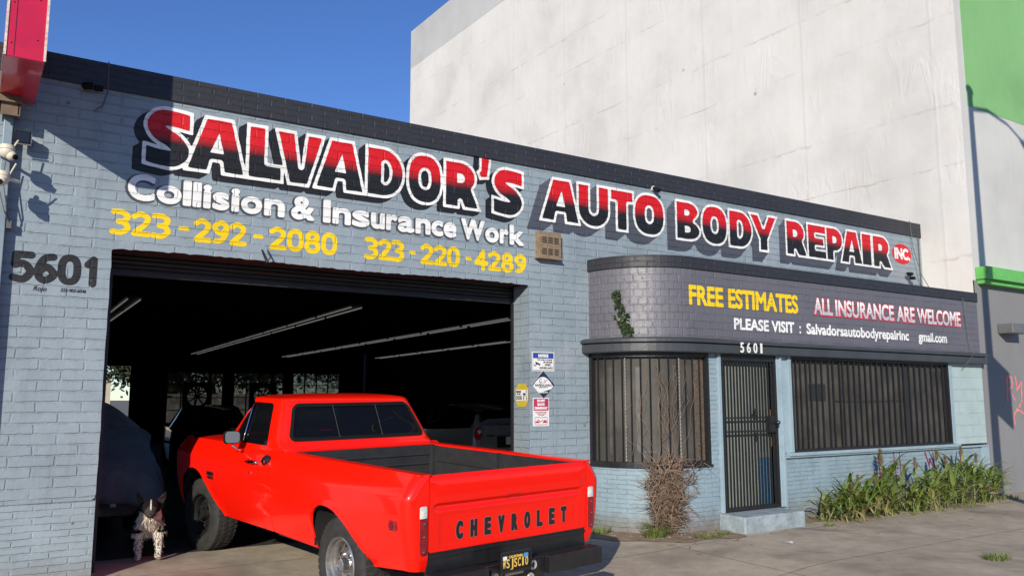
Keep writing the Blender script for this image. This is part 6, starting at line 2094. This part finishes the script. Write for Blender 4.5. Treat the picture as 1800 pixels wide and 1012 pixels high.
tuft('grass_tuft', 'spiky green grass tuft at the foot of the dead shrub', 7.12, 7.72, 90, .14, .26, 1)
tuft('grass_tuft', 'low green weed patch in the soil before the curved wall', 7.62, 7.36, 140, .20, .06, 2)
tuft('grass_tuft', 'low green weed patch next to the blue door step', 7.95, 7.40, 90, .12, .05, 3)
tuft('grass_tuft', 'small dry grass tuft in the pavement joint', 9.1, 4.72, 110, .16, .08, 4)
tuft('grass_tuft', 'low weeds at the foot of the grey building corner', 14.65, 7.35, 60, .20, .10, 6)

# soil strip
vv, ff = ms(lambda U, V: np.minimum(sd_line(U, V, [(6.6, 8.40), (6.95, 7.92), (7.35, 7.52), (7.9, 7.45)]) - .33 - .05 * np.sin(U * 9) - .04 * np.sin(V * 13 + U * 5), sd_line(U, V, [(9.6, 7.62), (14.7, 7.62)]) - .20 - .03 * np.sin(U * 7) - .02 * np.sin(U * 19)), 6.2, 15, 7.0, 8.8, .04)
tag(obj('soil', [(a, b, ground_h(a, b) + .005) for a, b in vv], ff, M_soil, smooth=True), kind='structure')
vv, ff = ms(lambda U, V: np.hypot((U - 8.135) / .05, (V - 6.565) / .03) - 1 + .2 * np.sin(U * 90), 8.0, 8.3, 6.4, 6.7, .008)
tag(obj('paper_scrap', [(a, b, .008 + .006 * math.sin(a * 60)) for a, b in vv], ff, M_sw, solid=.002), 'crumpled white paper scrap lying on the pavement before the door', 'litter')
g5 = random.Random(21); mb = MB()
for k in range(140):
    x, y = g5.uniform(6.5, 8.1), g5.uniform(7.2, 8.2)
    if y < 7.35 + .9 * max(0, 7.4 - x): continue
    s_ = g5.uniform(.006, .02); mb.sphere((x, y, ground_h(x, y) + .006), s_, 6, 4, (1, .8, .6))
tag(mb.build('gravel', pmat('loose_stones', (0.26, 0.21, 0.16), rough=0.9, var=0.4, scale=3)), kind='stuff')


g6 = random.Random(31); mb = MB()
for k in range(130):
    x = g6.uniform(6.6, 14.6); y = 7.45 - abs(g6.gauss(0, .45)) if x > 8 else 7.5 - abs(g6.gauss(0, .5))
    if 8.1 < x < 9.4 and y > 7.2: continue
    blade(mb, (x, y, ground_h(x, y) + .008), g6.uniform(0, 6.28), g6.uniform(.03, .11), g6.uniform(.004, .012), g6.uniform(0, .3), g6.uniform(.2, .9), 3)
tag(mb.build('leaf_litter', M_corndry), kind='stuff')
tuft('grass_tuft', 'thin weed sprouting in the pavement joint near the left edge of the plant row', 9.62, 7.12, 40, .08, .07, 9)
tuft('grass_tuft', 'thin weed at the wall foot between the garage door and the dead shrub', 6.72, 8.28, 60, .12, .12, 10)

# ------------------------------------------------------------------ what the rear windows look on
def tree(x, y, h, r_, seed, lab, c1=(0.025, 0.04, 0.014), c2=(0.065, 0.085, 0.035), n=5200):
    g = random.Random(seed)
    t = thing('tree', lab, 'tree', (x, y, 0), 0, 'trees behind the workshop')
    mb = MB(); mb.tube([(0, 0, 0), (.1, 0, h * .3), (0, .1, h * .55)], [.22, .16, .10], 10)
    cl_ = []
    for k in range(14):
        a = g.uniform(0, 2 * PI); e = g.uniform(-.1, 1.2)
        c = Vector((math.cos(a) * math.cos(e) * r_ * .7, math.sin(a) * math.cos(e) * r_ * .7, h * .55 + math.sin(e) * r_ * .9)); cl_.append((c, r_ * g.uniform(.3, .5)))
        mb.tube([(0, .05, h * g.uniform(.35, .55)), c * .5 + Vector((0, 0, h * .25)), c], [.07, .05, .02], 6)
    mb.build('trunk', pmat('bark', (0.12, 0.09, 0.07), rough=0.9, var=0.3), t, smooth=True)
    lm = MB()
    for k in range(n):
        c, rad = g.choice(cl_)
        p = c + Vector((g.gauss(0, .5), g.gauss(0, .5), g.gauss(0, .45))) * rad * 1.2
        a_ = Vector((g.gauss(0, 1), g.gauss(0, 1), g.gauss(0, 1))).normalized(); b_ = a_.orthogonal().normalized(); s_ = g.uniform(.10, .22)
        lm.face([p - a_ * s_, p - b_ * s_ * .5, p + a_ * s_, p + b_ * s_ * .5], uv=[(0, 0)] * 4)
    lm.build('crown', leafmat('tree_leaf', c1, c2, .5), t)


tree(8.3, 47, 4.2, 2.2, 1, 'dark leafy tree seen through the open rear door')
tree(12.5, 52, 6.0, 3.0, 2, 'broad green tree seen through the left grid window')
tree(17.5, 54, 6.5, 3.2, 3, 'broad green tree seen through the middle grid window')
tree(22.5, 54, 6.2, 3.0, 4, 'broad green tree seen through the right grid window')
pt = thing('palm_tree', 'slim palm tree far behind the open rear door', 'tree', (8.0, 78, 0), 0, 'trees behind the workshop')
mb = MB(); mb.tube([(0, 0, 0), (.1, 0, 3), (0, 0, 6.2)], [.16, .13, .11], 8); mb.build('trunk', M_twig, pt)
mb = MB(); g = random.Random(2)
for k in range(60): blade(mb, (0, 0, 6.2), g.uniform(0, 2 * PI), g.uniform(.9, 1.4), .10, g.uniform(-.3, 1.2), 1.6, 6)
mb.build('fronds', M_ivy, pt)
ho = thing('pale_house', 'small cream house with flat roof seen through the rear door', 'house', (6.2, 60, 0))
mb = MB(); mb.box(4.5, 7.9, 59, 66, -.1, 3.1); mb.build('house_wall', pmat('cream_render', (0.45, 0.41, 0.30), rough=0.8), ho, wc=True)
mb = MB(); mb.box(4.4, 8.0, 58.8, 66.2, 3.1, 3.3); mb.build('house_roof', M_white_metal, ho, wc=True)
bwall = MB(); bwall.box(8.2, 40, 44, 44.2, -.1, 1.9)
tag(bwall.build('boundary_wall', pmat('pale_block_wall', (0.40, 0.38, 0.35), rough=0.85, var=0.2, dirt=0.3)), 'long pale block wall outside the rear grid windows', 'wall')

# ------------------------------------------------------------------ dog
dg_ = thing('dog', 'black and white long haired dog standing in the workshop doorway', 'dog', (1.685, 9.30, ground_h(1.685, 9.30)), R(-100))
dg_.scale = (1.05, 1.14, 1.12)
m, nt, p = newmat('dog_coat')
L = nt.links
tc = N(nt, 'ShaderNodeTexCoord').outputs['Object']; sp = N(nt, 'ShaderNodeSeparateXYZ'); L.new(tc, sp.inputs[0])
n1 = N(nt, 'ShaderNodeTexNoise', i_Scale=14.0, i_Detail=5.0, i_Roughness=0.7); L.new(tc, n1.inputs['Vector'])
n2 = N(nt, 'ShaderNodeTexNoise', i_Scale=60.0, i_Detail=4.0); L.new(tc, n2.inputs['Vector'])
wob = math_n(nt, 'MULTIPLY', math_n(nt, 'SUBTRACT', n1.outputs['Fac'], .5), .16)
xx = math_n(nt, 'ADD', sp.outputs[0], wob); zz1 = math_n(nt, 'ADD', sp.outputs[2], wob)
# black behind the shoulder and on the head, white chest and legs, speckled shins
body = math_n(nt, 'LESS_THAN', math_n(nt, 'SUBTRACT', xx, math_n(nt, 'MULTIPLY', math_n(nt, 'ABSOLUTE', sp.outputs[1]), .75)), .012)
leg = math_n(nt, 'MULTIPLY', math_n(nt, 'LESS_THAN', sp.outputs[2], .25), math_n(nt, 'GREATER_THAN', sp.outputs[0], -.2))
body = math_n(nt, 'MULTIPLY', body, math_n(nt, 'SUBTRACT', 1.0, leg))
head = math_n(nt, 'GREATER_THAN', math_n(nt, 'ADD', math_n(nt, 'ADD', sp.outputs[2], math_n(nt, 'MULTIPLY', sp.outputs[0], .75)), math_n(nt, 'MULTIPLY', wob, .3)), .545)
blaze = math_n(nt, 'LESS_THAN', math_n(nt, 'ABSOLUTE', sp.outputs[1]), .006)
head = math_n(nt, 'MULTIPLY', head, math_n(nt, 'SUBTRACT', 1.0, math_n(nt, 'MULTIPLY', blaze, math_n(nt, 'MULTIPLY', math_n(nt, 'GREATER_THAN', sp.outputs[0], .10), math_n(nt, 'GREATER_THAN', sp.outputs[2], .475)))))
spk = math_n(nt, 'MULTIPLY', math_n(nt, 'GREATER_THAN', n2.outputs['Fac'], .53), math_n(nt, 'LESS_THAN', sp.outputs[2], .20))
blk = math_n(nt, 'MAXIMUM', math_n(nt, 'MAXIMUM', body, head), math_n(nt, 'MULTIPLY', spk, .8))
wcol = ramp(nt, [(0.35, (0.40, 0.34, 0.27)), (0.60, (0.76, 0.70, 0.60))]); L.new(n1.outputs['Fac'], wcol.inputs[0])
muz = math_n(nt, 'MULTIPLY', math_n(nt, 'GREATER_THAN', sp.outputs[0], .245), .45)
bcol = mix_c(nt, math_n(nt, 'MULTIPLY', muz, n2.outputs['Fac']), (0.009, 0.0085, 0.009), (0.18, 0.16, 0.14))
c = mix_c(nt, blk, wcol.outputs[0], bcol)
L.new(c, p.inputs['Base Color']); p.inputs['Roughness'].default_value = .9; p.inputs['Specular IOR Level'].default_value = .15
bp = N(nt, 'ShaderNodeBump', i_Strength=1.0, i_Distance=.02); L.new(n2.outputs['Fac'], bp.inputs['Height']); L.new(bp.outputs[0], p.inputs['Normal'])
M_dog = m
# skeleton: x forward, y left, z up
J = {}
JV = []; JE = []; JR = []


def jnt(name, p, r, par=None):
    J[name] = len(JV); JV.append(p); JR.append(r if isinstance(r, tuple) else (r, r))
    if par: JE.append((J[par], J[name]))


jnt('pelvis', (-.42, 0, .40), (.085, .10))
jnt('loin', (-.28, 0, .41), (.085, .105), 'pelvis')
jnt('ribs', (-.12, 0, .38), (.105, .135), 'loin')
jnt('chest', (.02, 0, .37), (.105, .135), 'ribs')
jnt('neck', (.075, 0, .44), (.090, .095), 'chest')
jnt('poll', (.125, 0, .492), (.086, .080), 'neck')
jnt('brow', (.185, 0, .488), (.078, .068), 'poll')
jnt('muzzle', (.262, 0, .440), (.046, .044), 'brow')
jnt('nose', (.305, 0, .424), (.034, .032), 'muzzle')
jnt('brisket', (.095, 0, .30), (.085, .095), 'chest')
jnt('tail1', (-.52, 0, .38), .032, 'pelvis'); jnt('tail2', (-.58, .02, .27), .036, 'tail1'); jnt('tail3', (-.62, .03, .16), .018, 'tail2')
for s_, nm in ((1, 'l'), (-1, 'r')):
    jnt('sh' + nm, (.02, .075 * s_, .33), .062, 'chest'); jnt('el' + nm, (-.005, .083 * s_, .235), .042, 'sh' + nm)
    jnt('ca' + nm, (.03, .083 * s_, .12), .030, 'el' + nm); jnt('pa' + nm, (.03, .083 * s_, .045), .026, 'ca' + nm); jnt('to' + nm, (.07, .083 * s_, .022), .028, 'pa' + nm)
    jnt('hip' + nm, (-.42, .075 * s_, .33), .075, 'pelvis'); jnt('kn' + nm, (-.36, .085 * s_, .235), .048, 'hip' + nm)
    jnt('ho' + nm, (-.47, .085 * s_, .135), .026, 'kn' + nm); jnt('hp' + nm, (-.455, .085 * s_, .04), .024, 'ho' + nm); jnt('ht' + nm, (-.41, .085 * s_, .022), .027, 'hp' + nm)
me = bpy.data.meshes.new('dog_body')
me.from_pydata(JV, JE, [])
me.materials.append(M_dog)
db = bpy.data.objects.new('dog_body', me); COL.objects.link(db); db.parent = dg_
sk = db.modifiers.new('skin', 'SKIN'); sk.use_smooth_shade = True
lay = me.skin_vertices[0].data
for i, r_ in enumerate(JR): lay[i].radius = r_
lay[J['pelvis']].use_root = True
sb_ = db.modifiers.new('subd', 'SUBSURF'); sb_.levels = 2; sb_.render_levels = 2
M_dblack = pmat('dog_black', (0.014, 0.013, 0.013), rough=0.6)
for s_ in (1, -1):
    mb = MB()
    tip = Vector((.10, .122 * s_, .618)) if s_ > 0 else Vector((.09, -.118, .628))
    b1, b2, b3 = Vector((.15, .045 * s_, .545)), Vector((.105, .098 * s_, .510)), Vector((.085, .055 * s_, .55))
    m1 = (b1 + tip) / 2 + Vector((.012, .012 * s_, 0)); m2 = (b2 + tip) / 2 + Vector((-.004, .012 * s_, 0))
    mb.face([b1, b2, m2, m1]); mb.face([m1, m2, tip]); mb.face([b2, b3, m2]); mb.face([b3, tip, m2]); mb.face([b3, b1, m1]); mb.face([b3, m1, tip])
    mb.build('ear', pmat('dog_ear', (0.035, 0.030, 0.027), rough=0.8, var=0.4, scale=30), dg_)
    mb = MB(); mb.sphere((.246, .040 * s_, .490), .0115, 10, 8); mb.build('eye', pmat('dog_eye', (0.012, 0.008, 0.006), rough=0.08), dg_, smooth=True)
mb = MB(); mb.sphere((.334, 0, .432), .021, 10, 8, (.8, 1.1, .8)); mb.build('nose', M_dblack, dg_, smooth=True)
mb = MB(); mb.tube([(.318, -.022, .405), (.330, 0, .402), (.318, .022, .405)], .003, 5); mb.build('mouth', M_dblack, dg_)
# shaggy coat: short tapering locks over chest, neck, back and legs
fur = MB(); g = random.Random(4)
segs = [('chest', 'brisket', .108, 700, .065), ('chest', 'neck', .095, 420, .06), ('neck', 'poll', .088, 160, .03), ('ribs', 'chest', .125, 420, .055), ('loin', 'ribs', .11, 260, .055), ('pelvis', 'loin', .10, 220, .06), ('shl', 'ell', .052, 130, .04), ('shr', 'elr', .052, 130, .04), ('ell', 'cal', .034, 110, .026), ('elr', 'car', .034, 110, .026), ('cal', 'pal', .026, 60, .018), ('car', 'par', .026, 60, .018), ('tail1', 'tail2', .035, 120, .07), ('tail2', 'tail3', .03, 120, .08), ('hipl', 'knl', .062, 110, .05), ('hipr', 'knr', .062, 110, .05)]
for a, b, rad, n_, ln in segs:
    A, B = Vector(JV[J[a]]), Vector(JV[J[b]]); ax = (B - A).normalized(); o1 = ax.orthogonal().normalized(); o2 = ax.cross(o1)
    for k in range(n_):
        an = g.uniform(0, 2 * PI); d_ = o1 * math.cos(an) + o2 * math.sin(an)
        p = A.lerp(B, g.random()) + d_ * rad * g.uniform(.82, 1.0)
        dirv = (d_ * .45 + Vector((g.gauss(-.25, .25), g.gauss(0, .25), -.95 + g.gauss(0, .2)))).normalized()
        sd = dirv.cross(d_); sd = sd.normalized() if sd.length > .01 else o1
        w = g.uniform(.003, .006); l_ = ln * g.uniform(.6, 1.2)
        fur.face([p - sd * w, p + sd * w, p + dirv * l_ * .6 + sd * w * .7 + d_ * .004, p + dirv * l_], uv=[(0, 0)] * 4)
fur.build('coat', M_dog, dg_)
mb = MB(); mb.tube([(.055 + .085 * math.cos(a) * .9, .088 * math.sin(a), .435 + .03 * math.cos(a) * -1) for a in [2 * PI * k / 20 for k in range(21)]], .008, 6, caps=False)
mb.build('collar', M_dblack, dg_, smooth=True)
